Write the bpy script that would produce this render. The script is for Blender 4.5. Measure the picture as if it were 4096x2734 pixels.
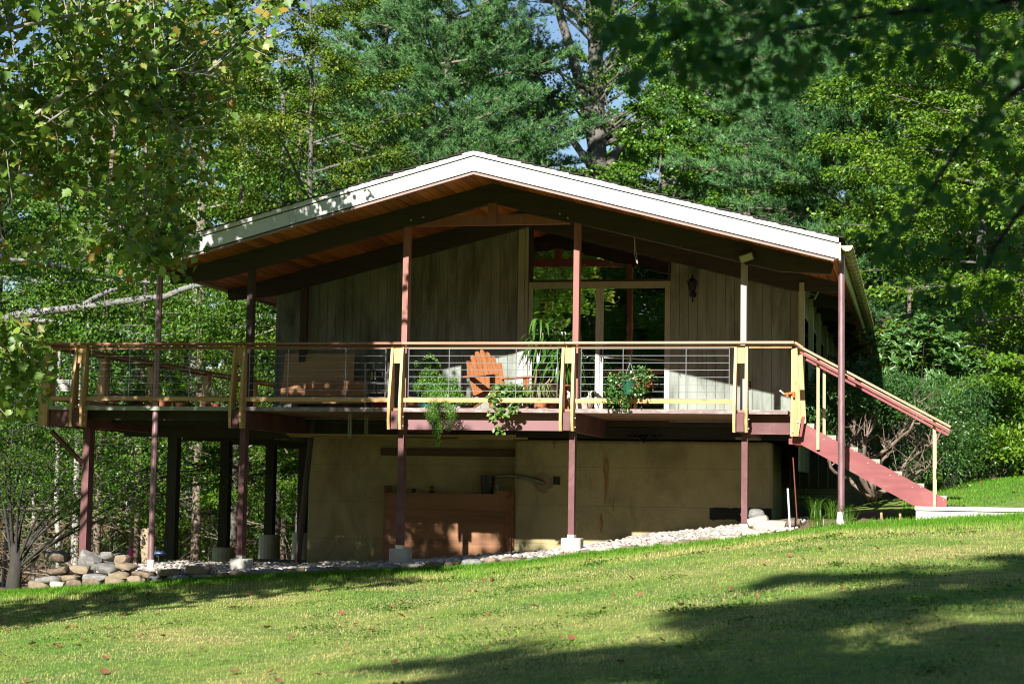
import bpy, math, random
import numpy as np
from mathutils import Vector, Matrix
for _o in list(bpy.data.objects):
    bpy.data.objects.remove(_o)
sc = bpy.context.scene
COL = sc.collection

# ------------------------------------------------------------------ camera
F_PX, CX, CY = 7200.0, 2048.0, 1367.0            # focal length and centre in photo pixels (4096 wide)
CAM = np.array([4.84635234, -25.08971772, 0.83250062])
ROT = np.array([[0.97538758, -0.00227432, -0.2204856],
                [0.21989826, 0.08369363, 0.97192599],
                [0.01624277, -0.99648894, 0.08213384]])
def W(px, py, y):
    """the real point at depth y that the photo shows at px, py"""
    v = ROT @ np.array([px - CX, py - CY, F_PX])
    return CAM + v * ((y - CAM[1]) / v[1])
def WX(px, py, x):
    v = ROT @ np.array([px - CX, py - CY, F_PX])
    return CAM + v * ((x - CAM[0]) / v[0])
cd = bpy.data.cameras.new('camera')
cam = bpy.data.objects.new('camera', cd); COL.objects.link(cam)
m = Matrix.Identity(4)
for i in range(3):
    m[i][0] = ROT[i][0]; m[i][1] = -ROT[i][1]; m[i][2] = -ROT[i][2]; m[i][3] = CAM[i]
cam.matrix_world = m
cd.sensor_width = 36; cd.lens = 36 * F_PX / 4096
cd.clip_end = 600; cd.clip_start = 0.1
cd.dof.use_dof = True; cd.dof.focus_distance = 26; cd.dof.aperture_fstop = 2.6
sc.camera = cam

# ------------------------------------------------------------------ sky, sun, exposure
SUN_DIR = Vector((0.12, 1.0, -0.575)).normalized()
SUN_EL = math.asin(-SUN_DIR.z)
wd = bpy.data.worlds.new('World'); sc.world = wd; wd.use_nodes = True
nt = wd.node_tree; bg = nt.nodes['Background']
sky = nt.nodes.new('ShaderNodeTexSky'); sky.sky_type = 'NISHITA'; sky.sun_disc = False
sky.sun_elevation = SUN_EL; sky.sun_rotation = math.atan2(-SUN_DIR.x, -SUN_DIR.y)
sky.air_density = 1.0; sky.dust_density = 0.15; sky.ozone_density = 2.2
nt.links.new(sky.outputs[0], bg.inputs[0]); bg.inputs[1].default_value = 0.065
sl = bpy.data.lights.new('sun', 'SUN'); sl.energy = 5.0; sl.angle = math.radians(0.55); sl.color = (1.0, 0.965, 0.90)
so = bpy.data.objects.new('sun', sl); COL.objects.link(so)
so.rotation_euler = SUN_DIR.to_track_quat('-Z', 'Y').to_euler(); so.location = (0, -60, 60)
sc.view_settings.view_transform = 'Standard'; sc.view_settings.look = 'None'
sc.view_settings.gamma = 1.0; sc.view_settings.use_curve_mapping = False
sc.view_settings.exposure = 1.0
sc.render.engine = 'CYCLES'
cy = sc.cycles
cy.max_bounces = 6; cy.diffuse_bounces = 3; cy.glossy_bounces = 3; cy.transmission_bounces = 4
cy.transparent_max_bounces = 8; cy.use_denoising = True; cy.sample_clamp_indirect = 4
cy.filter_width = 1.1; cy.caustics_reflective = False; cy.caustics_refractive = False

# ------------------------------------------------------------------ object helpers
def tag(o, label=None, cat=None, group=None, kind=None):
    if label: o['label'] = label
    if cat: o['category'] = cat
    if group: o['group'] = group
    if kind: o['kind'] = kind
    return o
def thing(name, loc, label, cat, group=None):
    o = bpy.data.objects.new(name, None); o.empty_display_size = 0.2
    o.location = loc; COL.objects.link(o)
    return tag(o, label, cat, group)
def origin_of(o):
    p = Vector((0, 0, 0))
    while o is not None:
        p += o.location; o = o.parent
    return p
class MB:
    """collects shapes in world space and links them as ONE mesh object"""
    def __init__(s): s.v = []; s.f = []; s.n = 0
    def add(s, verts, faces):
        verts = np.asarray(verts, float)
        s.v.append(verts); s.f.extend([tuple(i + s.n for i in f) for f in faces]); s.n += len(verts); return s
    def box(s, x0, x1, y0, y1, z0, z1):
        v = [(x0,y0,z0),(x1,y0,z0),(x1,y1,z0),(x0,y1,z0),(x0,y0,z1),(x1,y0,z1),(x1,y1,z1),(x0,y1,z1)]
        return s.add(v, [(0,3,2,1),(4,5,6,7),(0,1,5,4),(1,2,6,5),(2,3,7,6),(3,0,4,7)])
    def bar(s, p, q, w, h, up=(0,0,1)):
        """board from p to q, w across, h along up"""
        p = np.array(p, float); q = np.array(q, float); d = q - p; d /= np.linalg.norm(d)
        u = np.array(up, float); a = np.cross(d, u); a /= np.linalg.norm(a); u = np.cross(a, d)
        a = a * w / 2; u = u * h / 2
        v = [p-a-u, p+a-u, p+a+u, p-a+u, q-a-u, q+a-u, q+a+u, q-a+u]
        return s.add(v, [(0,3,2,1),(4,5,6,7),(0,1,5,4),(1,2,6,5),(2,3,7,6),(3,0,4,7)])
    def tube(s, pts, rad, n=8, cap=True):
        pts = np.asarray(pts, float); k = len(pts)
        rad = np.full(k, rad) if np.isscalar(rad) else np.asarray(rad, float)
        t = np.gradient(pts, axis=0) if k > 2 else np.repeat((pts[1:] - pts[:1]), 2, 0)
        t /= np.linalg.norm(t, axis=1)[:, None] + 1e-9
        ref = np.array([0,0,1.]) if abs(t[0][2]) < 0.9 else np.array([1.,0,0])
        a0 = np.cross(t[0], ref); a0 /= np.linalg.norm(a0)
        vs = []
        for i in range(k):
            a0 = a0 - t[i] * (a0 @ t[i]); a0 /= np.linalg.norm(a0) + 1e-9
            b = np.cross(t[i], a0); an = np.arange(n) * 2 * math.pi / n
            vs.append(pts[i] + rad[i] * (np.cos(an)[:,None] * a0 + np.sin(an)[:,None] * b))
        fs = [(i*n+j, i*n+(j+1)%n, (i+1)*n+(j+1)%n, (i+1)*n+j) for i in range(k-1) for j in range(n)]
        if cap: fs += [tuple(range(n))[::-1], tuple(range((k-1)*n, k*n))]
        return s.add(np.concatenate(vs), fs)
    def lathe(s, c, prof, n=20, cap=True):
        """prof: list of (radius, z) around the vertical through c"""
        vs = []; an = np.arange(n) * 2 * math.pi / n
        for r, z in prof:
            vs.append(np.stack([c[0] + r*np.cos(an), c[1] + r*np.sin(an), np.full(n, c[2]+z)], 1))
        k = len(prof)
        fs = [(i*n+j, i*n+(j+1)%n, (i+1)*n+(j+1)%n, (i+1)*n+j) for i in range(k-1) for j in range(n)]
        if cap: fs += [tuple(range(n))[::-1], tuple(range((k-1)*n, k*n))]
        return s.add(np.concatenate(vs), fs)
    def prism(s, poly, axis, a0, a1):
        """polygon in the two other axes, extruded along axis ('x','y','z') from a0 to a1"""
        n = len(poly); vs = []
        for a in (a0, a1):
            for p, q in poly:
                vs.append({'x': (a,p,q), 'y': (p,a,q), 'z': (p,q,a)}[axis])
        fs = [tuple(range(n)), tuple(range(n, 2*n))[::-1]] + [(i, i+n, (i+1)%n+n, (i+1)%n) for i in range(n)]
        return s.add(vs, fs)
    def build(s, name, mat, parent=None, smooth=False, bevel=0.0, label=None):
        me = bpy.data.meshes.new(name)
        v = np.concatenate(s.v)
        if parent is not None: v = v - np.array(origin_of(parent))
        me.from_pydata(v.tolist(), [], s.f); me.validate()
        me.materials.append(mat)
        o = bpy.data.objects.new(name, me); COL.objects.link(o)
        if parent is not None: o.parent = parent
        if smooth:
            me.shade_smooth() if smooth is True else None
            if smooth == 'auto':
                me.shade_smooth(); me.set_sharp_from_angle(angle=math.radians(40))
        import bmesh
        bm = bmesh.new(); bm.from_mesh(me); bmesh.ops.recalc_face_normals(bm, faces=bm.faces); bm.to_mesh(me); bm.free()
        if bevel:
            b = o.modifiers.new('bevel', 'BEVEL'); b.width = bevel; b.segments = 2; b.limit_method = 'ANGLE'
        if label: o['label'] = label
        return o
def fast_mesh(name, v, tri, mat, parent=None, smooth=False):
    """big triangle mesh from arrays"""
    me = bpy.data.meshes.new(name)
    v = np.asarray(v, np.float32); tri = np.asarray(tri, np.int32)
    if parent is not None: v = v - np.array(origin_of(parent), np.float32)
    k = tri.shape[1]
    me.vertices.add(len(v)); me.vertices.foreach_set('co', np.ascontiguousarray(v, np.float32).ravel())
    me.loops.add(tri.size); me.loops.foreach_set('vertex_index', tri.ravel())
    me.polygons.add(len(tri)); me.polygons.foreach_set('loop_start', np.arange(0, tri.size, k, dtype=np.int32))
    try: me.polygons.foreach_set('loop_total', np.full(len(tri), k, np.int32))
    except Exception: pass
    me.update(calc_edges=True); me.validate()
    if smooth: me.shade_smooth()
    me.materials.append(mat)
    o = bpy.data.objects.new(name, me); COL.objects.link(o)
    if parent is not None: o.parent = parent
    return o
def dup(root, loc, rotz=0.0, scale=1.0, label=None, group=None):
    """a copy of a thing with copies of its parts and sub-parts"""
    r = root.copy(); COL.objects.link(r); r.location = loc; r.rotation_euler = (0, 0, rotz); r.scale = (scale,)*3 if np.isscalar(scale) else scale
    if label: r['label'] = label
    if group: r['group'] = group
    for ch in list(root.children):
        c = ch.copy(); COL.objects.link(c); c.parent = r
        for g in list(ch.children):
            d = g.copy(); COL.objects.link(d); d.parent = c
    return r

# ------------------------------------------------------------------ materials
class N:
    def __init__(s, name):
        s.m = bpy.data.materials.new(name); s.m.use_nodes = True
        s.t = s.m.node_tree; s.b = s.t.nodes['Principled BSDF']; s.out = s.t.nodes['Material Output']
    def n(s, typ, **kw):
        nd = s.t.nodes.new(typ)
        for k, v in kw.items():
            if k.startswith('i_'):
                key = k[2:]; key = int(key) if key.isdigit() else key.replace('_', ' ')
                nd.inputs[key].default_value = v
            else: setattr(nd, k, v)
        return nd
    def l(s, a, b): s.t.links.new(a, b)
    def pos(s, scale=(1,1,1), obj=False):
        if obj: src = s.n('ShaderNodeTexCoord').outputs['Object']
        else: src = s.n('ShaderNodeNewGeometry').outputs['Position']
        mp = s.n('ShaderNodeMapping'); mp.inputs['Scale'].default_value = scale
        s.l(src, mp.inputs['Vector']); return mp.outputs[0]
    def noise(s, vec, scale=1.0, detail=4.0, rough=0.55, dist=0.0):
        nd = s.n('ShaderNodeTexNoise'); nd.inputs['Scale'].default_value = scale
        nd.inputs['Detail'].default_value = detail; nd.inputs['Roughness'].default_value = rough
        nd.inputs['Distortion'].default_value = dist
        s.l(vec, nd.inputs['Vector']); return nd.outputs['Fac']
    def ramp(s, fac, stops):
        r = s.n('ShaderNodeValToRGB'); el = r.color_ramp.elements
        while len(el) < len(stops): el.new(0.5)
        for e, (p, c) in zip(el, stops): e.position = p; e.color = (*c, 1) if len(c) == 3 else c
        s.l(fac, r.inputs[0]); return r.outputs[0]
    def mix(s, a, b, fac, mode='MIX'):
        nd = s.n('ShaderNodeMix'); nd.data_type = 'RGBA'; nd.blend_type = mode; nd.clamp_factor = True
        for k, v in ((6, a), (7, b), (0, fac)):
            if hasattr(v, 'is_linked') or isinstance(v, bpy.types.NodeSocket): s.l(v, nd.inputs[k])
            else: nd.inputs[k].default_value = (*v, 1) if k != 0 else v
        return nd.outputs[2]
    def math(s, op, a, b=0.5, c=None):
        nd = s.n('ShaderNodeMath', operation=op)
        for k, v in ((0, a), (1, b), (2, c)):
            if v is None: continue
            if isinstance(v, bpy.types.NodeSocket): s.l(v, nd.inputs[k])
            else: nd.inputs[k].default_value = v
        return nd.outputs[0]
    def island(s): return s.n('ShaderNodeNewGeometry').outputs['Random Per Island']
    def bump(s, h, strength=0.3, dist=0.01):
        b = s.n('ShaderNodeBump'); b.inputs['Strength'].default_value = strength; b.inputs['Distance'].default_value = dist
        s.l(h, b.inputs['Height']); s.l(b.outputs[0], s.b.inputs['Normal']); return b.outputs[0]
def c3(c, k): return tuple(max(0.0, min(1.0, x * k)) for x in c)
def surf(name, col, var=0.25, scale=3.0, rough=0.7, stretch=(1,1,1), isl=0.0, bump=0.0, bscale=30.0, spec=0.4,
         stain=None, stain_amt=0.5, stain_scale=1.2, stain_stretch=(1,1,1), metal=0.0, obj=False, contrast=0.25):
    """a painted, wooden, stone or metal surface: base colour with uneven tone, optional stains and per-piece tone"""
    q = N(name); p = q.pos(stretch, obj)
    f = q.noise(p, scale, 6, 0.6)
    c = q.ramp(f, [(0.5-contrast, c3(col, 1-var)), (0.5+contrast, c3(col, 1+var))])
    if isl:
        r = q.ramp(q.island(), [(0, (1-isl,)*3), (1, (1+isl*0.6,)*3)])
        c = q.mix(c, r, 1.0, 'MULTIPLY')
    if stain is not None:
        sf = q.noise(q.pos(stain_stretch, obj), stain_scale, 5, 0.65, 0.4)
        sf = q.ramp(sf, [(0.48, (0,0,0)), (0.72, (stain_amt,)*3)])
        c = q.mix(c, stain, sf)
    q.l(c, q.b.inputs['Base Color'])
    q.b.inputs['Roughness'].default_value = rough; q.b.inputs['Metallic'].default_value = metal
    q.b.inputs['Specular IOR Level'].default_value = spec
    if bump: q.bump(q.noise(q.pos(stretch, obj), bscale, 4, 0.6), bump, 0.01)
    return q.m
def wood(name, col, dark, scale=1.0, axis='x', rough=0.6, isl=0.25, knots=True):
    """sawn timber: grain lines stretched along one axis, knots, each board its own tone"""
    q = N(name)
    st = {'x': (0.6, 14, 14), 'y': (14, 0.6, 14), 'z': (14, 14, 0.6)}[axis]
    g = q.noise(q.pos(tuple(k*scale for k in st)), 1.0, 6, 0.65, 0.6)
    c = q.ramp(g, [(0.3, dark), (0.5, col), (0.75, c3(col, 1.15))])
    if knots:
        kk = {'x': (2.2, 7, 7), 'y': (7, 2.2, 7), 'z': (7, 7, 2.2)}[axis]
        v = q.n('ShaderNodeTexVoronoi'); q.l(q.pos(kk), v.inputs['Vector']); v.inputs['Scale'].default_value = 1.0
        kf = q.ramp(v.outputs['Distance'], [(0.05, (0.75,)*3), (0.16, (0,0,0))])
        c = q.mix(c, c3(dark, 0.6), kf)
    if isl:
        r = q.ramp(q.island(), [(0, (1-isl,)*3), (1, (1+isl*0.5,)*3)])
        c = q.mix(c, r, 1.0, 'MULTIPLY')
    q.l(c, q.b.inputs['Base Color']); q.b.inputs['Roughness'].default_value = rough
    q.bump(g, 0.15, 0.004)
    return q.m
def leafmat(name, cols, trans=0.42, gloss=0.06, patch=0.7, rough=0.4, tcol=None, pscale=0.35):
    """leaves: each leaf its own tone from cols, lit through as well as on the face"""
    q = N(name); t = q.t; t.nodes.remove(q.b)
    k = len(cols)
    f = q.island()
    pn = q.noise(q.pos(obj=True), pscale, 3, 0.6)
    f2 = q.math('ADD', q.math('MULTIPLY', f, 1-patch*0.5), q.math('MULTIPLY', q.math('SUBTRACT', pn, 0.35), patch))
    oi = q.n('ShaderNodeObjectInfo')
    f2 = q.math('ADD', f2, q.math('MULTIPLY', q.math('SUBTRACT', oi.outputs['Random'], 0.5), 0.16))
    c = q.ramp(f2, [(i/(k-1)*0.9+0.02, cc) for i, cc in enumerate(cols)])
    d = q.n('ShaderNodeBsdfDiffuse'); q.l(c, d.inputs[0])
    tr = q.n('ShaderNodeBsdfTranslucent'); q.l(q.mix(c, tcol or (0.75, 0.8, 0.12), 1.0, 'MULTIPLY') if tcol else c, tr.inputs[0])
    m1 = q.n('ShaderNodeMixShader'); m1.inputs[0].default_value = trans
    q.l(d.outputs[0], m1.inputs[1]); q.l(tr.outputs[0], m1.inputs[2])
    g = q.n('ShaderNodeBsdfGlossy'); g.inputs['Roughness'].default_value = rough; g.inputs[0].default_value = (1,1,1,1)
    m2 = q.n('ShaderNodeMixShader'); m2.inputs[0].default_value = gloss
    q.l(m1.outputs[0], m2.inputs[1]); q.l(g.outputs[0], m2.inputs[2])
    q.l(m2.outputs[0], q.out.inputs[0])
    return q.m

M = {}
M['fascia'] = surf('white_paint', (0.74,0.73,0.69), 0.06, 2.0, 0.5, stain=(0.42,0.41,0.36), stain_amt=0.35, stain_scale=1.6, stain_stretch=(3,3,1), bump=0.05)
M['brown_trim'] = surf('brown_trim_paint', (0.36,0.24,0.21), 0.15, 4)
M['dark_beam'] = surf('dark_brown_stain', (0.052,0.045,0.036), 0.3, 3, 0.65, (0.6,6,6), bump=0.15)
M['shingle'] = surf('asphalt_shingle', (0.05,0.045,0.04), 0.4, 20, 0.9, isl=0.4, bump=0.5)
M['soffit'] = wood('cedar_soffit', (0.47,0.155,0.05), (0.20,0.055,0.02), 1.0, 'y', 0.5, 0.45)
M['siding'] = surf('grey_siding_paint', (0.28,0.31,0.268), 0.22, 2.2, 0.75, (5,5,0.7), isl=0.08, bump=0.08,
                   stain=(0.11,0.12,0.085), stain_amt=1.0, stain_scale=1.1, stain_stretch=(3.4,3.4,0.8))
M['trim'] = surf('grey_trim_paint', (0.46,0.46,0.40), 0.12, 3, 0.7, (4,4,0.6), stain=(0.25,0.25,0.2), stain_amt=0.6)
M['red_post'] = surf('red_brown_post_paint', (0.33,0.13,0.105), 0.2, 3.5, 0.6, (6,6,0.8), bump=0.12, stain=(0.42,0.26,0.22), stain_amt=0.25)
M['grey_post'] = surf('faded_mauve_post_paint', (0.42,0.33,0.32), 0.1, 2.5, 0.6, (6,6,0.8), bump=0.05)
M['dark_post'] = surf('dark_shaded_post_tone', (0.075,0.05,0.045), 0.2, 2.5, 0.6, (6,6,0.8))  # the left porch post's shade is put into this dark brown
M['maroon'] = surf('maroon_beam_paint', (0.145,0.056,0.056), 0.25, 3.0, 0.6, (1.5,6,1.5), bump=0.15, stain=(0.25,0.15,0.14), stain_amt=0.55, stain_scale=3.0)
M['maroon_lit'] = surf('maroon_sunlit_rim_tone', (0.24,0.115,0.12), 0.10, 2.0, 0.5, (0.7,5,5), bump=0.05)  # sunlit copy of the maroon, the sun put into its colour
M['rail_maroon'] = wood('redwood_rail', (0.33,0.13,0.075), (0.18,0.06,0.04), 1.0, 'x', 0.55, 0.12, False)
M['fir'] = wood('new_fir_rail', (0.62,0.37,0.15), (0.42,0.20,0.07), 1.0, 'x', 0.5, 0.15)
M['firz'] = wood('new_fir_post', (0.62,0.38,0.16), (0.40,0.20,0.07), 1.0, 'z', 0.5, 0.2)
M['cap'] = wood('weathered_cap_rail', (0.52,0.30,0.18), (0.34,0.16,0.09), 1.0, 'x', 0.5, 0.15, False)
M['wire'] = surf('galvanised_rod', (0.34,0.35,0.38), 0.1, 10, 0.4, metal=0.5)
M['bolt'] = surf('zinc_bolt', (0.6,0.6,0.58), 0.1, 10, 0.35, metal=0.7)
M['deck'] = wood('deck_board', (0.34,0.19,0.11), (0.18,0.09,0.05), 1.0, 'x', 0.7, 0.3)
M['deck_edge'] = surf('weathered_deck_edge', (0.26,0.19,0.18), 0.3, 2.2, 0.8, (1.2,8,8), stain=(0.55,0.5,0.46), stain_amt=0.8, stain_scale=2.4, stain_stretch=(3,3,6), bump=0.2)
M['deck_edge_new'] = surf('grey_green_edge_paint', (0.36,0.37,0.29), 0.08, 2.0, 0.7)
def stucco():
    q = N('ochre_stucco'); p = q.pos()
    c = q.ramp(q.noise(p, 1.2, 7, 0.65), [(0.28, (0.30,0.255,0.125)), (0.5, (0.42,0.36,0.185)), (0.75, (0.50,0.43,0.235))])
    c = q.mix(c, (0.20,0.165,0.08), q.ramp(q.noise(q.pos((1.6,1.6,0.8)), 0.9, 6, 0.7, 0.5), [(0.5, (0,0,0)), (0.68, (0.7,)*3)]))
    c = q.mix(c, (0.10,0.07,0.035), q.ramp(q.noise(q.pos((1,1,0.7)), 16, 3, 0.6), [(0.70, (0,0,0)), (0.76, (0.7,)*3)]))
    c = q.mix(c, (0.24,0.12,0.05), q.ramp(q.noise(q.pos((5,5,0.5)), 1.3, 4, 0.6), [(0.66, (0,0,0)), (0.78, (0.55,)*3)]))
    sx = q.n('ShaderNodeSeparateXYZ'); q.l(p, sx.inputs[0])
    fr = q.math('FRACT', q.math('MULTIPLY', sx.outputs[2], 1.65)); ln = q.math('LESS_THAN', fr, 0.016)
    c = q.mix(c, (0.17,0.14,0.07), q.math('MULTIPLY', ln, 0.5))
    q.l(c, q.b.inputs['Base Color']); q.b.inputs['Roughness'].default_value = 0.92
    q.bump(q.noise(p, 28, 5, 0.7), 0.5, 0.012); return q.m
M['stucco'] = stucco()
M['concrete'] = surf('pale_concrete', (0.52,0.49,0.42), 0.14, 5, 0.9, bump=0.3, bscale=40, stain=(0.34,0.31,0.25), stain_amt=0.5, stain_scale=3)
M['slab'] = surf('concrete_walk', (0.62,0.60,0.55), 0.12, 3, 0.9, bump=0.3, bscale=30, stain=(0.40,0.37,0.30), stain_amt=0.5)
M['stringer'] = surf('barn_red_stringer_paint', (0.25,0.066,0.066), 0.2, 3.0, 0.6, (1.2,5,5), bump=0.15, stain=(0.36,0.17,0.16), stain_amt=0.4, stain_scale=2.5)
M['tread'] = surf('grey_tread_wood', (0.33,0.33,0.26), 0.15, 4, 0.8, bump=0.1)
M['pipe'] = surf('brown_downspout_paint', (0.34,0.20,0.21), 0.2, 6, 0.42, (3,3,1), spec=0.8, metal=0.55, stain=(0.16,0.06,0.07), stain_amt=0.7, stain_scale=2.5, stain_stretch=(4,4,1))
M['white_base'] = surf('white_pipe_base', (0.7,0.68,0.62), 0.1, 8, 0.8, bump=0.3)
M['copper'] = surf('copper_gutter', (0.42,0.36,0.20), 0.2, 5, 0.45, metal=0.7)
M['ply'] = wood('plywood_box', (0.33,0.16,0.075), (0.21,0.095,0.045), 0.5, 'x', 0.7, 0.08, False)
M['ply_pale'] = wood('plywood_sheet', (0.62,0.40,0.19), (0.50,0.30,0.13), 0.4, 'x', 0.7, 0.05, False)
M['plank'] = wood('fir_plank', (0.58,0.30,0.14), (0.38,0.16,0.07), 0.7, 'x', 0.6, 0.1)
M['lumber'] = wood('loose_lumber', (0.42,0.29,0.14), (0.26,0.15,0.07), 1.0, 'x', 0.7, 0.4)
M['black'] = surf('black_plastic', (0.018,0.018,0.02), 0.3, 8, 0.45)
M['tar'] = surf('black_tar_coat', (0.02,0.021,0.02), 0.3, 6, 0.8, bump=0.2)
M['interior'] = surf('interior_plaster', (0.25,0.2,0.15), 0.1, 2, 0.9)
M['floor_in'] = surf('interior_floor', (0.08,0.05,0.03), 0.1, 2, 0.6)
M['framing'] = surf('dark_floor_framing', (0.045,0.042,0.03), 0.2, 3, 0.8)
# ------------------------------------------------------------------ the lie of the land
_XS = [-80,-40,-20,-12,-7.8,-5.9,-4.0,-2.2,-0.4,0.3,1.3,2.65,3.9,4.8,6.2,10,20,40,80]
_ZS = [-4.5,-2.7,-1.75,-1.12,-.73,-.60,-.43,-.28,-.12,-.02,.09,.26,.44,.50,.60,.92,1.7,2.6,3.5]
def ground_z(x, y):
    x = np.asarray(x, float); y = np.asarray(y, float)
    b = np.interp(x, _XS, _ZS)
    near = np.where(y < -0.9, 0.054*(y+0.9), 0.0)
    near = np.where(y < -26, -1.355 + 0.02*(y+26), near)
    k = np.clip((x - 1.0) / 4.0, 0, 1)
    back = np.clip(y + 0.9, 0, 30) * (0.070*k - 0.012*(1-k))
    hill = np.clip(y - 24, 0, 60) * (0.17*(1-k) + 0.20*k)
    bmp = 0.04*np.sin(x*0.9+y*0.35) + 0.03*np.sin(y*0.8-x*0.3)
    bmp = np.where(y > 0, bmp*1.5, bmp*0.5)
    return b + near + back + hill + bmp
_GX = [-9,-5.3,-4.76,-3.5,-1.37,.38,1.55,2.3,3.2]
_GZ = [-.46,-.43,-.40,-.35,-.16,.00,.14,.25,.35]
def gravel_z(x): return np.interp(x, _GX, _GZ)
def gravel_rise(x, y): return np.clip((np.asarray(x)+0.6)/1.2, 0, 1)*(0.03 + 0.035*np.clip(np.asarray(y), 0, 3))

def build_ground():
    xs = np.concatenate([np.linspace(-90,-22,18), np.arange(-21,-9.9,0.5), np.arange(-9.75,8.1,0.25), np.arange(8.5,22,0.5), np.linspace(23,90,18)])
    ys = np.concatenate([np.linspace(-90,-24,14), np.arange(-23,3,0.25), np.arange(3,40,0.6), np.linspace(41,110,20)])
    X, Y = np.meshgrid(xs, ys); Z = ground_z(X, Y)
    under = (Y > -0.75) & (Y < 18) & (X > -7.6) & (X < 3.0)
    Z = np.where(under, np.minimum(Z, gravel_z(X)) - 0.10, Z)
    v = np.stack([X.ravel(), Y.ravel(), Z.ravel()], 1)
    nx, ny = len(xs), len(ys)
    i = np.arange(nx*ny).reshape(ny, nx)
    q = np.stack([i[:-1,:-1].ravel(), i[:-1,1:].ravel(), i[1:,1:].ravel(), i[1:,:-1].ravel()], 1)
    # turf near the house, leaf litter under the wood
    q_ = N('turf_and_leaf_litter')
    pos = q_.n('ShaderNodeNewGeometry').outputs['Position']
    sx = q_.n('ShaderNodeSeparateXYZ'); q_.l(pos, sx.inputs[0])
    wob = q_.math('MULTIPLY', q_.math('SUBTRACT', q_.noise(q_.pos(), 0.35, 3), 0.5), 5.0)
    f1 = q_.noise(q_.pos(), 0.45, 5, 0.65); f2 = q_.noise(q_.pos((1,1,1)), 7, 4, 0.7); f3 = q_.noise(q_.pos(), 60, 2, 0.7)
    dry = q_.ramp(f1, [(0.38, (0.11,0.24,0.03)), (0.56, (0.24,0.31,0.07)), (0.70, (0.42,0.36,0.16))])
    dry = q_.mix(dry, q_.ramp(f2, [(0.3, (0.45,0.5,0.4)), (0.7, (1.3,1.25,1.1))]), 1.0, 'MULTIPLY')
    dry = q_.mix(dry, q_.ramp(f3, [(0.3, (0.45,0.45,0.4)), (0.7, (1.35,1.35,1.2))]), 1.0, 'MULTIPLY')
    lit = q_.ramp(f2, [(0.35, (0.07,0.04,0.02)), (0.5, (0.17,0.10,0.05)), (0.7, (0.27,0.17,0.09))])
    lit = q_.mix(lit, q_.ramp(f3, [(0.3, (0.5,)*3), (0.7, (1.3,)*3)]), 1.0, 'MULTIPLY')
    yy = q_.math('ADD', sx.outputs[1], wob)
    lim = q_.math('ADD', 12.0, 0.0)
    xx = q_.math('ADD', sx.outputs[0], wob)
    # wood floor begins beyond y 12, and left of x -12
    m1 = q_.ramp(q_.math('MULTIPLY_ADD', yy, 0.1, -0.9), [(0.3, (0,0,0)), (0.5, (1,1,1))])
    m2 = q_.ramp(q_.math('MULTIPLY_ADD', xx, -0.1, -0.8), [(0.3, (0,0,0)), (0.6, (1,1,1))])
    mm = q_.mix(m1, m2, 1.0, 'LIGHTEN')
    q_.l(q_.mix(dry, lit, mm), q_.b.inputs['Base Color']); q_.b.inputs['Roughness'].default_value = 0.95
    q_.bump(f3, 0.6, 0.03)
    o = fast_mesh('ground', v, q, q_.m, smooth=True); tag(o, kind='structure')
    # bed of pebbles under the deck
    gx = np.arange(-7.6, 3.35, 0.2); gy = np.linspace(-0.75, 3.3, 16)
    X, Y = np.meshgrid(gx, gy); Z = gravel_z(X) + 0.02*np.sin(X*3+Y*2) - 0.05 + gravel_rise(X, Y)
    Z = np.where(Y < -0.6, Z-0.03, Z)
    i = np.arange(X.size).reshape(X.shape)
    q = np.stack([i[:-1,:-1].ravel(), i[:-1,1:].ravel(), i[1:,1:].ravel(), i[1:,:-1].ravel()], 1)
    o = fast_mesh('gravel_bed', np.stack([X.ravel(), Y.ravel(), Z.ravel()], 1), q,
                  surf('gravel_ground', (0.30,0.26,0.22), 0.4, 14, 0.95, bump=0.5), smooth=True); tag(o, kind='structure')
build_ground()

# ------------------------------------------------------------------ the house
RX, RZ, SL = -1.24, 5.31, 0.252          # ridge x, roof underside at the ridge, slope
def roof_z(x, z0=RZ): return z0 - SL*abs(x - RX)
YB = [0.3 + 2.36*i for i in range(8)]    # roof beams
EL, ER = -6.27, 3.79                     # eaves
YBACK = 17.3
def yfront(x): return -0.88 + 0.29*abs(x - RX)/5.03      # roof edge, a little prow shaped
house = thing('house', (-1.2, 9.0, 2.0), 'low gabled timber house on a slope with white fascia boards and grey board walls', 'house')

# soffit boards run front to back
mb = MB()
for side, xe in ((-1, EL), (1, ER)):
    ln = abs(xe - RX); nb = 36; w = ln / nb
    for i in range(nb):
        a = RX + side*i*w; b = RX + side*((i+1)*w - 0.013)
        za, zb = roof_z(a), roof_z(b); ya, yb = yfront(a)+0.03, yfront(b)+0.03
        t = 0.035
        v = [(a,ya,za),(b,yb,zb),(b,YBACK,zb),(a,YBACK,za),(a,ya,za+t),(b,yb,zb+t),(b,YBACK,zb+t),(a,YBACK,za+t)]
        mb.add(v, [(0,3,2,1),(4,5,6,7),(0,1,5,4),(1,2,6,5),(2,3,7,6),(3,0,4,7)])
mb.build('soffit', M['soffit'], house)
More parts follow.
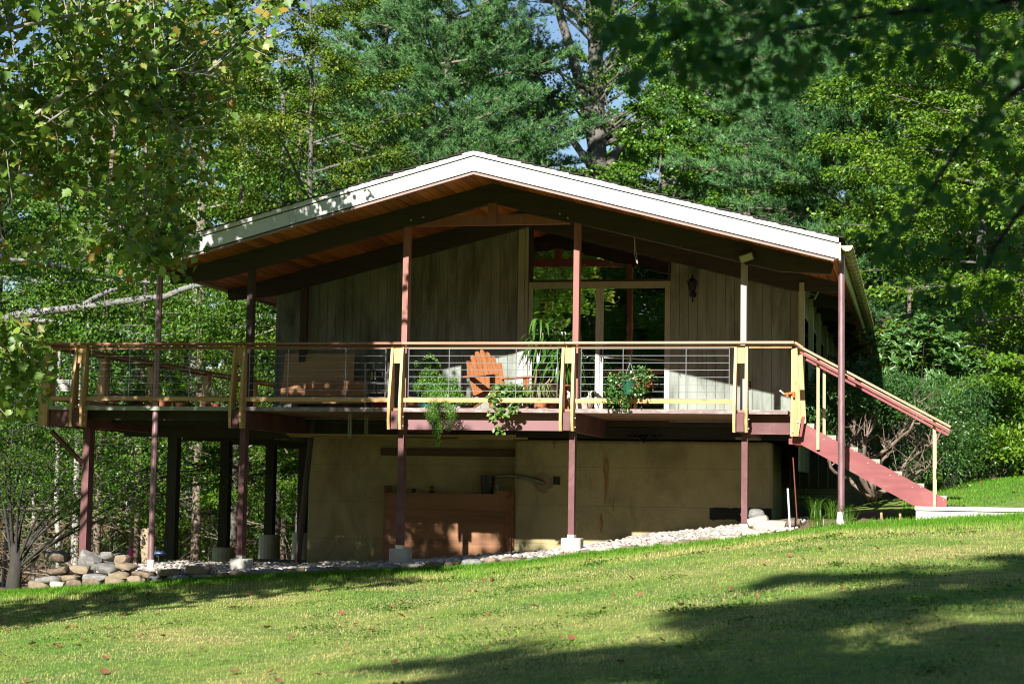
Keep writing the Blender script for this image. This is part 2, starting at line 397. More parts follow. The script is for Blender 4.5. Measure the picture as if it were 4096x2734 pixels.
# shingled roof: courses stepped up the slope
mb = MB()
rng = np.random.default_rng(5)
for side, xe in ((-1, EL-0.04), (1, ER+0.04)):
    ln = abs(xe - RX); nc = 30; w = ln / nc
    for i in range(nc):
        a = RX + side*i*w; b = RX + side*((i+1)*w + 0.03)
        for k in range(18):
            y0 = (yfront(a)-0.035 + rng.uniform(-.012,.012)) if k == 0 else -0.3 + k; y1 = 0.7 + k - 0.004
            if k == 17: y1 = YBACK + 0.05
            j = rng.uniform(-.004, .006)
            za, zb = roof_z(a)+0.265+j, roof_z(b)+0.285+j
            v = [(a,y0,za-.012),(b,y0,zb-.012),(b,y1,zb-.012),(a,y1,za-.012),(a,y0,za),(b,y0,zb),(b,y1,zb),(a,y1,za)]
            mb.add(v, [(0,3,2,1),(4,5,6,7),(0,1,5,4),(1,2,6,5),(2,3,7,6),(3,0,4,7)])
rf = mb.build('roof', M['shingle'], house)
# roof body between boards and shingles
mb = MB()
for side, xe in ((-1, EL), (1, ER)):
    a, b = RX, xe
    v = []
    for z0, z1 in ((0.037, 0.037), (0.25, 0.25)):
        v += [(a,yfront(a)+0.06,roof_z(a)+z0),(b,yfront(b)+0.06,roof_z(b)+z1),(b,YBACK,roof_z(b)+z1),(a,YBACK,roof_z(a)+z0)]
    mb.add(v, [(0,3,2,1),(4,5,6,7),(0,1,5,4),(1,2,6,5),(2,3,7,6),(3,0,4,7)])
mb.build('roof_deck', M['dark_beam'], house)
def raked(mb, z0, z1, t, out, x0=EL, x1=ER, dz=0):
    """boards following both slopes of the gable front; z0,z1 above the roof underside"""
    for xe in (x0, x1):
        a, b = RX, xe; v = []
        for (x, y) in ((a, yfront(a)), (b, yfront(b))):
            for yy in (y-out, y-out+t):
                v += [(x, yy, roof_z(x)+z0), (x, yy, roof_z(x)+z1)]
        mb.add(v, [(0,1,3,2),(4,6,7,5),(0,4,5,1),(2,3,7,6),(1,5,7,3),(0,2,6,4)])
mb = MB(); raked(mb, -0.02, 0.178, 0.028, 0.0); mb.build('fascia', M['fascia'], house, label='white lower fascia board along the gable')
mb = MB(); raked(mb, 0.196, 0.262, 0.05, 0.022); mb.build('fascia', M['fascia'], house, label='narrow white upper fascia strip under the shingles')
mb = MB()
for xq in np.arange(EL+0.25, ER, 0.41):
    for dz_ in (0.03, 0.13):
        yq_ = yfront(xq); zq_ = roof_z(xq)+dz_; mb.tube([(xq,yq_-0.0015,zq_),(xq,yq_+0.004,zq_)], 0.006, 6)
mb.build('nail_heads', surf('rusty_nail', (0.35,0.3,0.25), 0.2, 5), house)
for xq in (-3.9, 1.6):
    mb = MB(); mb.box(xq-0.0022, xq+0.0022, yfront(xq)-0.0012, yfront(xq)+0.004, roof_z(xq)-0.015, roof_z(xq)+0.173); mb.build('board_joint', M['dark_beam'], house)
mb = MB(); raked(mb, 0.172, 0.197, 0.03, -0.012); raked(mb, -0.05, -0.012, 0.03, -0.02, EL+0.02, ER-0.03); mb.build('shadow_strip', M['dark_beam'], house)  # dark boards that paint the shaded gaps above and below the lower fascia
mb = MB(); raked(mb, -0.072, -0.043, 0.05, 0.004, EL+0.05, ER-0.06); mb.build('fascia_trim', M['brown_trim'], house)
# side fascia and half round gutter along both eaves, with hanger straps
for side, xe in ((-1, EL), (1, ER)):
    mb = MB(); y0 = yfront(xe)+0.03
    mb.box(min(xe, xe+side*0.03), max(xe, xe+side*0.03), y0, YBACK, roof_z(xe)-0.04, roof_z(xe)+0.20)
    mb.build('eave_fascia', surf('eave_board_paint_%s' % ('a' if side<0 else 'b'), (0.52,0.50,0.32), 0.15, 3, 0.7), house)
    mb = MB(); gx = xe + side*0.112; gz = roof_z(xe) + 0.155; r = 0.075
    n = 10; ys = [y0-0.03, YBACK+0.05]; vs = []
    for y in ys:
        for rr in (r, r-0.004):
            for i in range(n+1):
                a = math.pi + math.pi*i/n
                vs.append((gx + rr*math.cos(a), y, gz + rr*math.sin(a)))
    k = n+1; fs = []
    for i in range(n):
        fs += [(i,i+1,2*k+i+1,2*k+i), (k+i,3*k+i,3*k+i+1,k+i+1)]
    fs += [(0,2*k,3*k,k), (n,k+n,3*k+n,2*k+n)]
    mb.add(vs, fs)
    for yc, dy in ((y0-0.034, 0.006), (YBACK+0.05, 0.006)):       # end caps
        ring = [(gx + (r+0.002)*math.cos(math.pi+math.pi*i/n), gz + (r+0.002)*math.sin(math.pi+math.pi*i/n)) for i in range(n+1)]
        mb.prism(ring, 'y', yc, yc+dy)
    g = mb.build('gutter', M['copper'], house)
    for y in (np.arange(y0+0.15, YBACK, 0.42) if side > 0 else ()):
        mb = MB()
        pts = [(gx + (r+0.006)*math.cos(math.pi+math.pi*i/10), y, gz + (r+0.006)*math.sin(math.pi+math.pi*i/10)) for i in range(11)]
        mb.tube(pts, 0.008, 4)
        mb.tube([(gx-side*r, y, gz+0.004), (gx+side*(r+0.004), y, gz+0.006)], 0.005, 4)
        mb.build('gutter_strap', M['copper'], g)
# downspouts with pale bases
for (px, py, yy, pb) in ((634, 1100, 0.02, 2255), (3366, 1040, -0.25, 2050)):
    p = W(px, 1300, yy); x = p[0]; zt = roof_z(EL if x < 0 else ER)+0.10; zb = W(px, pb, yy)[2]
    side = -1 if x < 0 else 1
    mb = MB(); mb.tube([(x,yy,zb), (x,yy,zb+1.0), (x,yy,zt)], 0.046, 16)
    ds = mb.build('downspout', M['pipe'], house, smooth='auto')
    mb = MB(); mb.tube([(x,yy,zb+0.93),(x,yy,zb+1.06)], 0.049, 16); mb.build('coupling', M['pipe'], ds, smooth='auto')
    mb = MB()
    if side > 0: mb.lathe((x,yy,zb-0.22), [(0.062,0),(0.066,0.08),(0.060,0.17),(0.052,0.23)], 14)
    else: mb.lathe((x,yy,zb-0.10), [(0.053,0),(0.053,0.16),(0.050,0.165)], 14)
    mb.build('pipe_base', M['white_base'], house, smooth='auto')
# roof beams: cambered tails under the eaves
def roof_beam(y, t=0.11, full=True):
    mb = MB(); L, R_ = -6.28, 3.68
    top = lambda x: roof_z(x)-0.001
    lo = lambda x: roof_z(x, RZ-0.29)
    poly = [(L+0.03, roof_z(L)-0.16), (L+0.72, lo(L+0.72)), (RX, RZ-0.29), (R_-0.74, lo(R_-0.74)), (R_-0.03, roof_z(R_)-0.145), (R_, top(R_)), (RX, top(RX)), (L, top(L))]
    mb.prism(poly, 'y', y, y+t)
    return mb.build('roof_beam', M['dark_beam'], house)
for y in YB: roof_beam(y)
# king post, tie beam and bolts in the front gable
mb = MB(); y = 0.30
z0 = 4.695; hw = 1.16
mb.prism([(RX-hw,z0),(RX+hw,z0),(RX+hw,z0+0.012),(RX+0.55,z0+0.155),(RX-0.55,z0+0.155),(RX-hw,z0+0.012)], 'y', y+0.012, y+0.085)
mb.build('tie_beam', M['red_post'], house)
mb = MB(); mb.box(RX-0.062, RX+0.062, y-0.012, y+0.10, z0+0.014, RZ-0.29+0.0); mb.build('king_post', M['red_post'], house)
mb = MB()
for px, py in ((1644,881),(1694,869),(2239,856),(2271,873)):
    p = W(px, py, y); mb.tube([(p[0], y-0.012, p[2]), (p[0], y+0.002, p[2])], 0.017, 10)
mb.build('bolt_heads', surf('greenish_bolt', (0.35,0.4,0.25), 0.1, 9, 0.5), house)
# posts of the porch
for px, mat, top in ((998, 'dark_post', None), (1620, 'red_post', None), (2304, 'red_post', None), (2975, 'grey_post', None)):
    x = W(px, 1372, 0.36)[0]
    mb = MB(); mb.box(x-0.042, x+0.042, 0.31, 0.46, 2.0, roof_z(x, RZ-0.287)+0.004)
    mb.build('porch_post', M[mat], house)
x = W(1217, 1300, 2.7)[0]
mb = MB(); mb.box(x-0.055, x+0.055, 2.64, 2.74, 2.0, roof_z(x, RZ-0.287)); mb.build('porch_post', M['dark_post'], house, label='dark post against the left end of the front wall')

# upper walls ------------------------------------------------------
YW = 2.78; XL, XR = -5.44, 3.06
def siding_x(mb, x0, x1, y, zb, ztop, w=0.142, face=-1, gap=0.005):
    n = max(1, round((x1-x0)/w)); w = (x1-x0)/n
    for i in range(n):
        a, b = x0+i*w+gap/2, x0+(i+1)*w-gap/2
        za, zz = ztop(a), ztop(b)
        if RX > a and RX < b: za = zz = min(za, zz)
        mb.prism([(a,zb),(b,zb),(b,zz),(a,za)], 'y', y, y+0.02)
top = lambda x: roof_z(x, RZ-0.20)
xt0, xt1 = W(2070,1300,YW)[0], W(2111,1300,YW)[0]        # pale trim board left of the glass
xg1 = W(2682,1000,YW)[0]
mb = MB(); siding_x(mb, XL, xt0-0.01, YW, 1.93, top); mb.build('front_wall', M['siding'], house, label='grey board wall left of the glass')
mb = MB(); siding_x(mb, xg1+0.005, XR, YW, 1.93, top); mb.build('front_wall', M['siding'], house, label='stained grey board wall right of the glass')
mb = MB()
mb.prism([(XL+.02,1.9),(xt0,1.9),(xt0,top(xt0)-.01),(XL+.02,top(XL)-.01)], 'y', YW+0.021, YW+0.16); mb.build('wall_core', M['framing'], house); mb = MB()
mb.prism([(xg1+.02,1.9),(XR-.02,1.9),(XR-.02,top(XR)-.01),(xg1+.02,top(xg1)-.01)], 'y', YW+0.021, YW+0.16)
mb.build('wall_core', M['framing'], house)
mb = MB()
wt = xt1-xt0
for a, b in ((xt0, xt0+wt*0.64), (xt0+wt*0.64+0.006, xt1)): mb.box(a, b, YW-0.018, YW+0.03, 1.95, top(a)-0.02)
mb.build('corner_trim', M['trim'], house)
# transom window
zt0 = W(2300, 1127, YW)[2]; zt1 = zt0 + 0.035
gx0, gx1 = xt1+0.012, xg1-0.004
fr = MB(); t = 0.055
def topt(x): return roof_z(x, RZ-0.30)
for p, q in (((gx0, zt1), (gx1, zt1)),): fr.box(gx0, gx1, YW-0.005, YW+0.06, zt0, zt1)
fr.box(gx0, gx0+t, YW-0.006, YW+0.061, zt1, topt(gx0)); fr.box(gx1-0.03, gx1, YW-0.006, YW+0.061, zt1, topt(gx1))
win = fr.build('transom_window', surf('dark_window_frame', (0.055,0.035,0.025), 0.2, 4, 0.6), house)
q = N('window_glass'); q.t.nodes.remove(q.b)
fz = q.n('ShaderNodeLayerWeight', i_Blend=0.25); gl = q.n('ShaderNodeBsdfGlossy', i_Roughness=0.0); tp = q.n('ShaderNodeBsdfTransparent')
tp.inputs[0].default_value = (0.62,0.66,0.62,1); gl.inputs[0].default_value = (0.95,0.97,0.9,1)
bn = q.n('ShaderNodeBump', i_Strength=0.03, i_Distance=0.03)
q.l(q.noise(q.pos((3.0,1,7.5)), 1.0, 2, 0.5, 0.5), bn.inputs['Height']); q.l(bn.outputs[0], gl.inputs['Normal'])
mxs = q.n('ShaderNodeMixShader'); fac = q.math('MULTIPLY_ADD', fz.outputs['Fresnel'], 0.8, 0.55)
q.l(fac, mxs.inputs[0]); q.l(tp.outputs[0], mxs.inputs[1]); q.l(gl.outputs[0], mxs.inputs[2]); q.l(mxs.outputs[0], q.out.inputs[0])
GLASS = q.m
mb = MB(); mb.prism([(gx0+t,zt1),(gx1-0.03,zt1),(gx1-0.03,topt(gx1-0.03)),(gx0+t,topt(gx0+t))], 'y', YW+0.03, YW+0.036); mb.build('pane', GLASS, win)
mb = MB(); za = W(2300,1145,YW)[2]; mb.box(gx0, gx1+0.01, YW-0.016, YW+0.05, za, zt0-0.002); mb.build('window_header', M['trim'], house)
# sliding door under it
zd = za - 0.002
mb = MB()
mb.box(gx0, gx0+0.03, YW-0.012, YW+0.07, 2.0, zd); mb.box(gx0+0.03, gx1-0.075, YW-0.012, YW+0.07, zd-0.028, zd); mb.box(gx1-0.075, gx1+0.008, YW-0.012, YW+0.07, 2.0, zd)
mb.box(gx0+0.03, gx1-0.075, YW-0.012, YW+0.07, 2.0, 2.03)
sd = mb.build('sliding_door', M['trim'], house)
xm = W(2391, 1300, YW)[0]
pale = surf('pale_door_frame', (0.58,0.57,0.52), 0.08, 4, 0.55)
mb = MB()
mb.box(xm-0.035, xm+0.03, YW+0.0, YW+0.03, 2.03, zd-0.028); mb.build('door_mullion', pale, sd); mb = MB()
mb.box(gx0+0.03, gx0+0.06, YW+0.005, YW+0.03, 2.03, zd-0.028); mb.build('door_frame', pale, sd)
mb = MB(); mb.box(gx0+0.06, xm-0.035, YW+0.014, YW+0.02, 2.03, zd-0.028); mb.build('pane', GLASS, sd)
mb = MB(); mb.box(xm+0.03, xm+0.085, YW+0.034, YW+0.066, 2.03, zd-0.03); mb.box(xm+0.085, gx1-0.076, YW+0.034, YW+0.066, 2.03, 2.10); mb.build('sliding_frame', pale, sd)
mb = MB(); mb.box(xm+0.085, gx1-0.076, YW+0.046, YW+0.052, 2.10, zd-0.03); mb.build('pane', GLASS, sd)
mb = MB(); mb.tube([(xm+0.1,YW+0.02,2.94),(gx1-0.09,YW+0.02,2.90)], 0.012, 6); mb.build('security_bar', pale, sd)
mb = MB(); mb.box(xm+0.045, xm+0.07, YW+0.012, YW+0.034, 2.88, 3.08); mb.build('door_handle', M['black'], sd)
# right hand wall, seen end on: boards, pilasters and dark windows between the beams
mb = MB()
n = int((YBACK-0.3-YW)/0.2)
for i in range(n):
    a = YW+0.03+i*0.2
    mb.box(XR-0.02, XR, a, a+0.192, 1.2, roof_z(XR)-0.02)
mb.build('side_wall', M['siding'], house, label='grey board wall along the right side')
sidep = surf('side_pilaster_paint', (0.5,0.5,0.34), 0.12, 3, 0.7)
for i, y in enumerate(YB[1:-1]):
    mb = MB(); mb.box(XR, XR+0.075, y-0.04, y+0.15, 1.6, roof_z(XR)-0.15); mb.build('pilaster', sidep, house)
    mb = MB(); mb.box(XR+0.002, XR+0.03, y+0.42, y+2.0, 2.3, 3.7); w_ = mb.build('side_window', surf('side_window_frame', (0.3,0.3,0.22), 0.1, 3), house)
    mb = MB(); mb.box(XR+0.031, XR+0.036, y+0.5, y+1.92, 2.38, 3.62); mb.build('pane', GLASS, w_)
mb = MB(); mb.box(XR-0.03, XR+0.02, YW-0.005, YW+0.14, 1.9, roof_z(XR)-0.01); mb.build('corner_board', sidep, house)
# left wall, back wall, ceiling-height interior
mb = MB()
for i in range(int((YBACK-0.3-YW)/0.2)):
    a = YW+0.03+i*0.2; mb.box(XL, XL+0.02, a, a+0.192, 1.6, roof_z(XL)-0.02)
mb.build('side_wall', M['siding'], house, label='grey board wall along the left side')
mb = MB(); mb.box(XL-0.012, XL+0.03, YW-0.012, YW+0.1, 1.93, roof_z(XL)-0.02); mb.build('corner_board', M['siding'], house)
mb = MB(); siding_x(mb, XL, XR, YBACK-0.3, 1.3, top); mb.build('back_wall', M['siding'], house)
mb = MB(); mb.box(XL+0.03, XR-0.03, YW+0.17, YBACK-0.32, 1.86, 1.99); mb.build('floor', M['floor_in'], house)
mb = MB(); mb.prism([(XL+.1,2.0),(XR-.1,2.0),(XR-.1,top(XR)),(RX,top(RX)),(XL+.1,top(XL))], 'y', 8.2, 8.3); mb.build('inner_wall', M['interior'], house)
mb = MB(); mb.box(-1.62, -1.02, YW+0.5, YW+0.62, 2.0, 4.85); mb.build('inner_pillar', surf('pale_inner_pillar', (0.5,0.38,0.26), 0.08, 3), house)
# lower floor: two planes of ochre stucco under a band of dark framing
XBL, XBM, XBR = W(1232,2000,3.2)[0], W(2055,2000,2.95)[0], W(3090,1900,2.95)[0]
mb = MB(); mb.box(XBL, XBM+0.05, 3.2, 3.42, -0.9, 1.665); mb.build('stucco_wall', M['stucco'], house, bevel=0.02, label='recessed ochre stucco wall at the left of the lower floor')
mb = MB(); mb.box(XBM, XBR, 2.95, 3.42, -0.7, 1.645); mb.build('stucco_wall', M['stucco'], house, bevel=0.05, label='projecting ochre stucco wall at the right of the lower floor')
mb = MB(); mb.box(XBR-0.35, XBR-0.05, 3.42, 9.0, -0.3, 1.645); mb.build('return_wall', M['stucco'], house)
mb = MB(); mb.box(XBL+0.02, XBL+0.3, 3.42, YBACK-1, -0.9, 1.66); mb.build('foundation_wall', M['stucco'], house)
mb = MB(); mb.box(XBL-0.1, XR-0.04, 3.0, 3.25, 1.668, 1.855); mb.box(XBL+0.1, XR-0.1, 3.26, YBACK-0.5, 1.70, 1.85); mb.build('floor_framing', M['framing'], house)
# block wall and dark window in the shade behind the stairs
mb = MB()
for r in range(7):
    for c in range(5):
        x0 = XBR-0.3+c*0.41+(0.2 if r % 2 else 0); mb.box(x0, x0+0.40, 5.6, 5.8, -0.15+r*0.203, -0.15+r*0.203+0.195)
mb.build('block_wall', surf('grey_block', (0.22,0.23,0.2), 0.2, 4, 0.9, bump=0.3), house)
mb = MB(); mb.box(XBR+0.05, XBR+0.95, 5.45, 5.58, 0.95, 1.6); bw = mb.build('basement_window', surf('basement_sash', (0.05,0.055,0.05), 0.2, 4), house)
mb = MB()
for k in range(6): mb.box(XBR+0.09+k*0.155, XBR+0.11+k*0.155, 5.43, 5.447, 0.97, 1.58)
mb.build('bars', surf('window_bars', (0.2,0.2,0.18), 0.2, 4), bw)
# header board on the recessed wall, vent, rust streaks and tar coat
p, q_ = W(1523,1790,3.15), W(2052,1826,3.15)
mb = MB(); mb.box(p[0], q_[0]+0.03, 3.14, 3.197, q_[2], p[2]); mb.build('header_board', surf('brown_header', (0.12,0.07,0.045), 0.2, 3, 0.8, (0.7,6,6)), house)
def blob(mb, cx, cz, rx, rz, y, seed, n=26, jag=0.3, t=0.003):
    r = np.random.default_rng(seed); pts = []
    k = r.uniform(1-jag, 1+jag, n); k = (k + np.roll(k,1))/2
    for i in range(n):
        a = 2*math.pi*i/n; pts.append((cx + rx*k[i]*math.cos(a), cz + rz*k[i]*math.sin(a)))
    mb.prism(pts, 'y', y-t-0.0012*(seed%8), y+0.004)
rust = surf('rust_streak', (0.30,0.165,0.07), 0.35, 9, 0.9, stain=(0.45,0.36,0.18), stain_amt=0.8, stain_scale=9, stain_stretch=(3,3,0.8))
mb = MB()
for (px, py, rx, ry, s) in ((2422,1862,0.06,0.14,1),(2428,1905,0.035,0.28,2),(2421,1955,0.018,0.2,3),(2405,2090,0.028,0.13,4),(2217,1775,0.025,0.06,5),(2453,2018,0.008,0.09,6)):
    mb = MB(); p = W(px, py, 2.95); blob(mb, p[0], p[2], rx*.75, ry, 2.95, s, 34, 0.55); mb.build('rust_stain', rust, house)
mb = MB(); p, q_ = W(2838,2028,2.94), W(3084,2088,2.94); blob(mb, 0,0,0.001,0.001,2.95,3) if False else None
rr = np.random.default_rng(9); xs = np.linspace(p[0], XBR-0.01, 18)
poly = [(x, q_[2]+rr.uniform(-.02,.02)+0.02) for x in xs] + [(x, p[2]+rr.uniform(-.008,.008)) for x in xs[::-1]]
mb.prism(poly, 'y', 2.945, 2.952); mb.build('tar_patch', M['tar'], house)
mb = MB(); p = W(2170,1930,2.93); blob(mb, p[0], p[2], 0.15, 0.16, 2.95, 12, 22, 0.25, 0.025)
mb.build('mortar_patch', surf('mortar', (0.30,0.22,0.13), 0.25, 8, 0.95, bump=0.6), house)
p, q_ = W(2208,1901,2.93), W(2243,1940,2.93); mb = MB()
for a in (0,1):
    pass
mb.box(p[0],q_[0],2.93,2.952,p[2]-0.012,p[2]); mb.box(p[0],q_[0],2.93,2.952,q_[2],q_[2]+0.012); mb.box(p[0],p[0]+0.012,2.93,2.952,q_[2]+.012,p[2]-.012); mb.box(q_[0]-0.012,q_[0],2.93,2.952,q_[2]+.012,p[2]-.012)
v_ = mb.build('wall_vent', surf('vent_frame', (0.3,0.28,0.2), 0.1, 5), house)
mb = MB(); mb.box(p[0]+.013,q_[0]-.013,2.946,2.953,q_[2]+.013,p[2]-.013); mb.build('vent_opening', M['black'], v_)

# ------------------------------------------------------------------ the deck
PX = [-7.51, -4.965, -2.53, 0.0, 2.445]      # lines of the cantilevered beams
deck = thing('deck', (-2.5, 1.5, 1.9), 'raised timber deck on posts round the front and left of the house', 'deck')
mb = MB()
y = -0.02
while y < 10.6:
    x1 = 3.08 if y < 2.72 else -5.46
    mb.box(-8.12, x1, y, y+0.138, 1.957, 1.995); y += 0.144
mb.build('deck_boards', M['deck'], deck)
mb = MB(); mb.box(-8.14, -5.0, -0.06, -0.022, 1.938, 1.998); mb.build('edge_board', M['deck_edge_new'], deck, label='newer grey green edge board of the left bay')
ed = [(-4.88,-2.60),(-2.45,-0.08),(0.07,2.37),(2.52,3.08)]
for a, b in ed:
    mb = MB(); mb.box(a, b, -0.055, -0.022, 1.940, 1.999); mb.build('edge_board', M['deck_edge'], deck)
for i, x in enumerate(PX):
    mb = MB(); mb.box(x-0.042, x+0.042, -0.10, 10.4 if i == 0 else 2.9, 1.685, 1.950); mb.build('cantilever_beam', M['maroon'], deck)
    if i > 0:
        zb = ground_z(x, 0.2); 
mb = MB(); mb.box(-2.48, -0.05, 0.13, 0.175, 1.69, 1.952); mb.build('rim_joist', M['maroon_lit'], deck)
mb = MB(); mb.box(2.495, 3.10, 0.14, 0.185, 1.69, 1.952); mb.box(2.53, 3.11, 0.06, 0.185, 1.665, 1.688); mb.build('rim_joist', M['maroon'], deck)
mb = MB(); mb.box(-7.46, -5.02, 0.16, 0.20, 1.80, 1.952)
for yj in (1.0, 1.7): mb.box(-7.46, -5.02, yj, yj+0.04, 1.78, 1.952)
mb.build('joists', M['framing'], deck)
mb = MB(); mb.box(-8.10, -8.06, 0.0, 10.4, 1.69, 1.952); mb.box(-8.055, -7.56, -0.02, 0.03, 1.69, 1.952); mb.build('side_beam', M['maroon'], deck)
for yj in (2.72, 5.15, 7.6, 10.1):
    mb = MB(); mb.box(-8.05, -5.05, yj, yj+0.09, 1.62, 1.86); mb.build('cross_beam', M['framing'], deck)
mb = MB(); mb.bar(W(205,1722,0.06), W(345,1866,0.3), 0.05, 0.075, (0,1,0)); mb.build('brace', M['maroon'], deck)
# posts under the deck on concrete footings
def footing(x, y, zt, zb, r=0.0, hw=0.145, name='footing'):
    mb = MB()
    if r: mb.lathe((x,y,zb), [(r*1.02,0),(r,zt-zb-0.02),(r-0.02,zt-zb)], 18)
    else:
        n = 8; s = [(hw,-hw+.03),(hw,hw-.03),(hw-.03,hw),(-hw+.03,hw),(-hw,hw-.03),(-hw,-hw+.03),(-hw+.03,-hw),(hw-.03,-hw)]
        mb.prism([(x+a, y+b) for a, b in s], 'z', zb, zt)
    return mb.build(name, M['concrete'], deck, bevel=0.018)
for x, zt in ((PX[1],-0.235),(PX[2],-0.03),(PX[3],0.175),(PX[4],0.375)):
    mb = MB(); xx = x + (0.02 if x < -3 else 0.03); mb.box(xx-0.042, xx+0.042, 0.10, 0.255, zt, 1.684); mb.build('deck_post', M['maroon'], deck)
    mb = MB(); mb.box(xx-0.05, xx+0.05, 0.095, 0.26, zt, zt+0.05); mb.build('post_shoe', M['bolt'], deck)
    footing(xx+0.005, 0.19, zt, zt-0.42)
mb = MB(); mb.box(PX[0]-0.055, PX[0]+0.055, 0.22, 0.40, -0.6, 1.684); mb.build('deck_post', M['maroon'], deck)
for px, yy, zt in ((694,2.74,-0.42),(903,5.2,-0.36),(1084,7.65,-0.34),(1214,10.1,-0.35)):
    p = WX(px, 1900, PX[0]); 
    mb = MB(); mb.box(PX[0]-0.085, PX[0]+0.085, p[1]-0.09, p[1]+0.09, -0.42, 1.684); mb.build('deck_post', M['framing'], deck)
    if px > 700: footing(PX[0], p[1], -0.10 if px > 1000 else -0.28, -1.0, r=0.20)
p = W(1222, 1900, 2.2); mb = MB(); mb.tube([(p[0]-0.10,2.2,-0.45),(p[0]+0.02,2.2,1.0),(p[0]+0.10,2.2,1.9)], [0.055,0.05,0.045], 8); mb.build('deck_post', M['dark_post'], deck, label='leaning round post near the stucco corner')

# ------------------------------------------------------------------ railing round the deck
rail = thing('deck_railing', (-2.5, 0.0, 2.0), 'fir and redwood railing with steel rod panels along the deck edge', 'railing')
def pair(x, i):
    prof = [(-0.125,1.682),(0.02,1.682),(0.06,2.05),(0.05,2.91),(-0.035,2.91),(-0.155,2.06),(-0.15,1.80)]
    for s in (-1, 1):
        xa = x + s*0.0745 - 0.012
        mb = MB(); n = len(prof); vs = []
        for dx in (-0.0195, 0.0195):
            for (yy, z) in prof:
                sp = 0.010*(1 - (z-1.68)/1.23)*s - 0.0 
                vs.append((xa+dx+sp, yy, z))
        fs = [tuple(range(n)), tuple(range(n,2*n))[::-1]] + [(k,k+n,(k+1)%n+n,(k+1)%n) for k in range(n)]
        mb.add(vs, fs); o = mb.build('baluster_post', M['firz'], rail)
        if s > 0:
            mb = MB()
            for z in (1.735, 1.865):
                mb.tube([(xa+0.015, -0.06, z), (xa+0.045, -0.06, z)], 0.013, 8)
            mb.build('bolt', M['bolt'], o)
    mb = MB(); mb.box(x-0.012-0.052, x-0.012+0.052, -0.03, 0.035, 2.645, 2.895); mb.build('spacer_block', M['firz'], rail)
    mb = MB(); mb.box(x-0.012-0.050, x-0.012+0.050, -0.122, -0.101, 1.690, 1.945); mb.build('beam_cover', M['maroon'], rail)
for i, x in enumerate(PX): pair(x, i)
segs = [(-8.1,-4.9,'rail_maroon'),(-4.9,-2.46,'rail_maroon'),(-2.46,-0.05,'cap'),(-0.045,3.17,'cap')]
for a, b, mt in segs:
    mb = MB(); mb.box(a, b-0.006, -0.115, 0.08, 2.915, 2.946); mb.build('cap_rail', M[mt], rail)
for a, b, mt, z0 in ((-8.08,-7.62,'rail_maroon',2.855),(-7.42,-5.07,'rail_maroon',2.855),(-4.87,-2.63,'rail_maroon',2.86),(-2.44,-0.10,'cap',2.862),(0.09,2.34,'cap',2.864),(2.54,3.13,'fir',2.858)):
    mb = MB(); mb.box(a, b, -0.04, 0.0, z0, 2.893); mb.build('sub_rail', M[mt], rail)
for a, b in ((-8.05,-7.62),(-7.42,-5.07),(-4.87,-2.63),(-2.44,-0.10),(0.09,2.34)):
    mb = MB(); mb.box(a, b, -0.05, -0.012, 2.080, 2.140); mb.build('bottom_rail', M['fir'], rail)
def panel(x0, x1, xs, y=-0.03, axis='x'):
    mb = MB(); zs = [2.853-0.1009*k for k in range(8)]; zs[-1] = 2.146
    def P(a, z): return (a, y, z) if axis == 'x' else (y, a, z)
    for k, z in enumerate(zs): mb.tube([P(x0,z), P(x1,z)], 0.0062 if k in (0,7) else 0.0046, 6)
    for x in [x0, x1] + list(xs): mb.tube([P(x,zs[0]), P(x,zs[-1])], 0.0062, 6)
    return mb.build('rod_panel', M['wire'], rail)
fx = lambda px: W(px, 1500, -0.03)[0]
panel(fx(2324), fx(2917), [fx(2492), fx(2744)])
panel(fx(1634), fx(2229), [fx(1796), fx(2063.5)])
panel(fx(997), fx(1542), [fx(1152), fx(1382)])
panel(fx(364), fx(910), [fx(517), fx(757)])
panel(-8.04, fx(279), [fx(225)])
# the left side of the deck
XS = -8.05
mb = MB(); mb.box(XS-0.1, XS+0.09, 0.085, 10.5, 2.915, 2.946); mb.build('cap_rail', M['rail_maroon'], rail)
mb = MB(); mb.box(XS-0.02, XS+0.02, 0.085, 10.4, 2.855, 2.893); mb.build('sub_rail', M['rail_maroon'], rail)
mb = MB(); mb.box(XS-0.02, XS+0.02, 0.05, 10.4, 2.08, 2.14); mb.build('bottom_rail', M['fir'], rail)
sy = [-0.35+2.3*k for k in range(1,5)]
ysd = [0.02] + [WX(px, 1560, XS)[1] for px in (416, 608, 828, 1015)]
for k, yv in enumerate(ysd):
    for s in (-1, 1):
        mb = MB(); mb.prism([(XS-0.11,1.69),(XS+0.0,1.69),(XS+0.05,2.05),(XS+0.05,2.91),(XS-0.03,2.91),(XS-0.13,2.06)], 'y', yv+s*0.07-0.02, yv+s*0.07+0.02)
        o = mb.build('baluster_post', M['firz'], rail)
    mb = MB(); mb.box(XS-0.03, XS+0.03, yv-0.048, yv+0.048, 2.65, 2.895); mb.build('spacer_block', M['firz'], rail)
    if k+1 < len(ysd): panel(yv+0.2, ysd[k+1]-0.2, [yv+0.75, ysd[k+1]-0.7], XS, 'y')
p0 = W(150,1700,-0.06)
mb = MB()
for (px,py) in ((170,1662),(181,1705)):
    p = W(px, py, -0.05); mb.tube([(p[0],-0.09,p[2]),(p[0],-0.05,p[2])], 0.015, 8)
mb.build('bolt', M['bolt'], rail)
mb = MB(); a, b = W(160,1645,-0.05)[0], W(193,1645,-0.05)[0]; mb.prism([(a,1.945),(b,1.945),(b,1.70),(a+0.04,1.70)], 'y', -0.08, -0.03); mb.build('corner_board', M['firz'], rail)

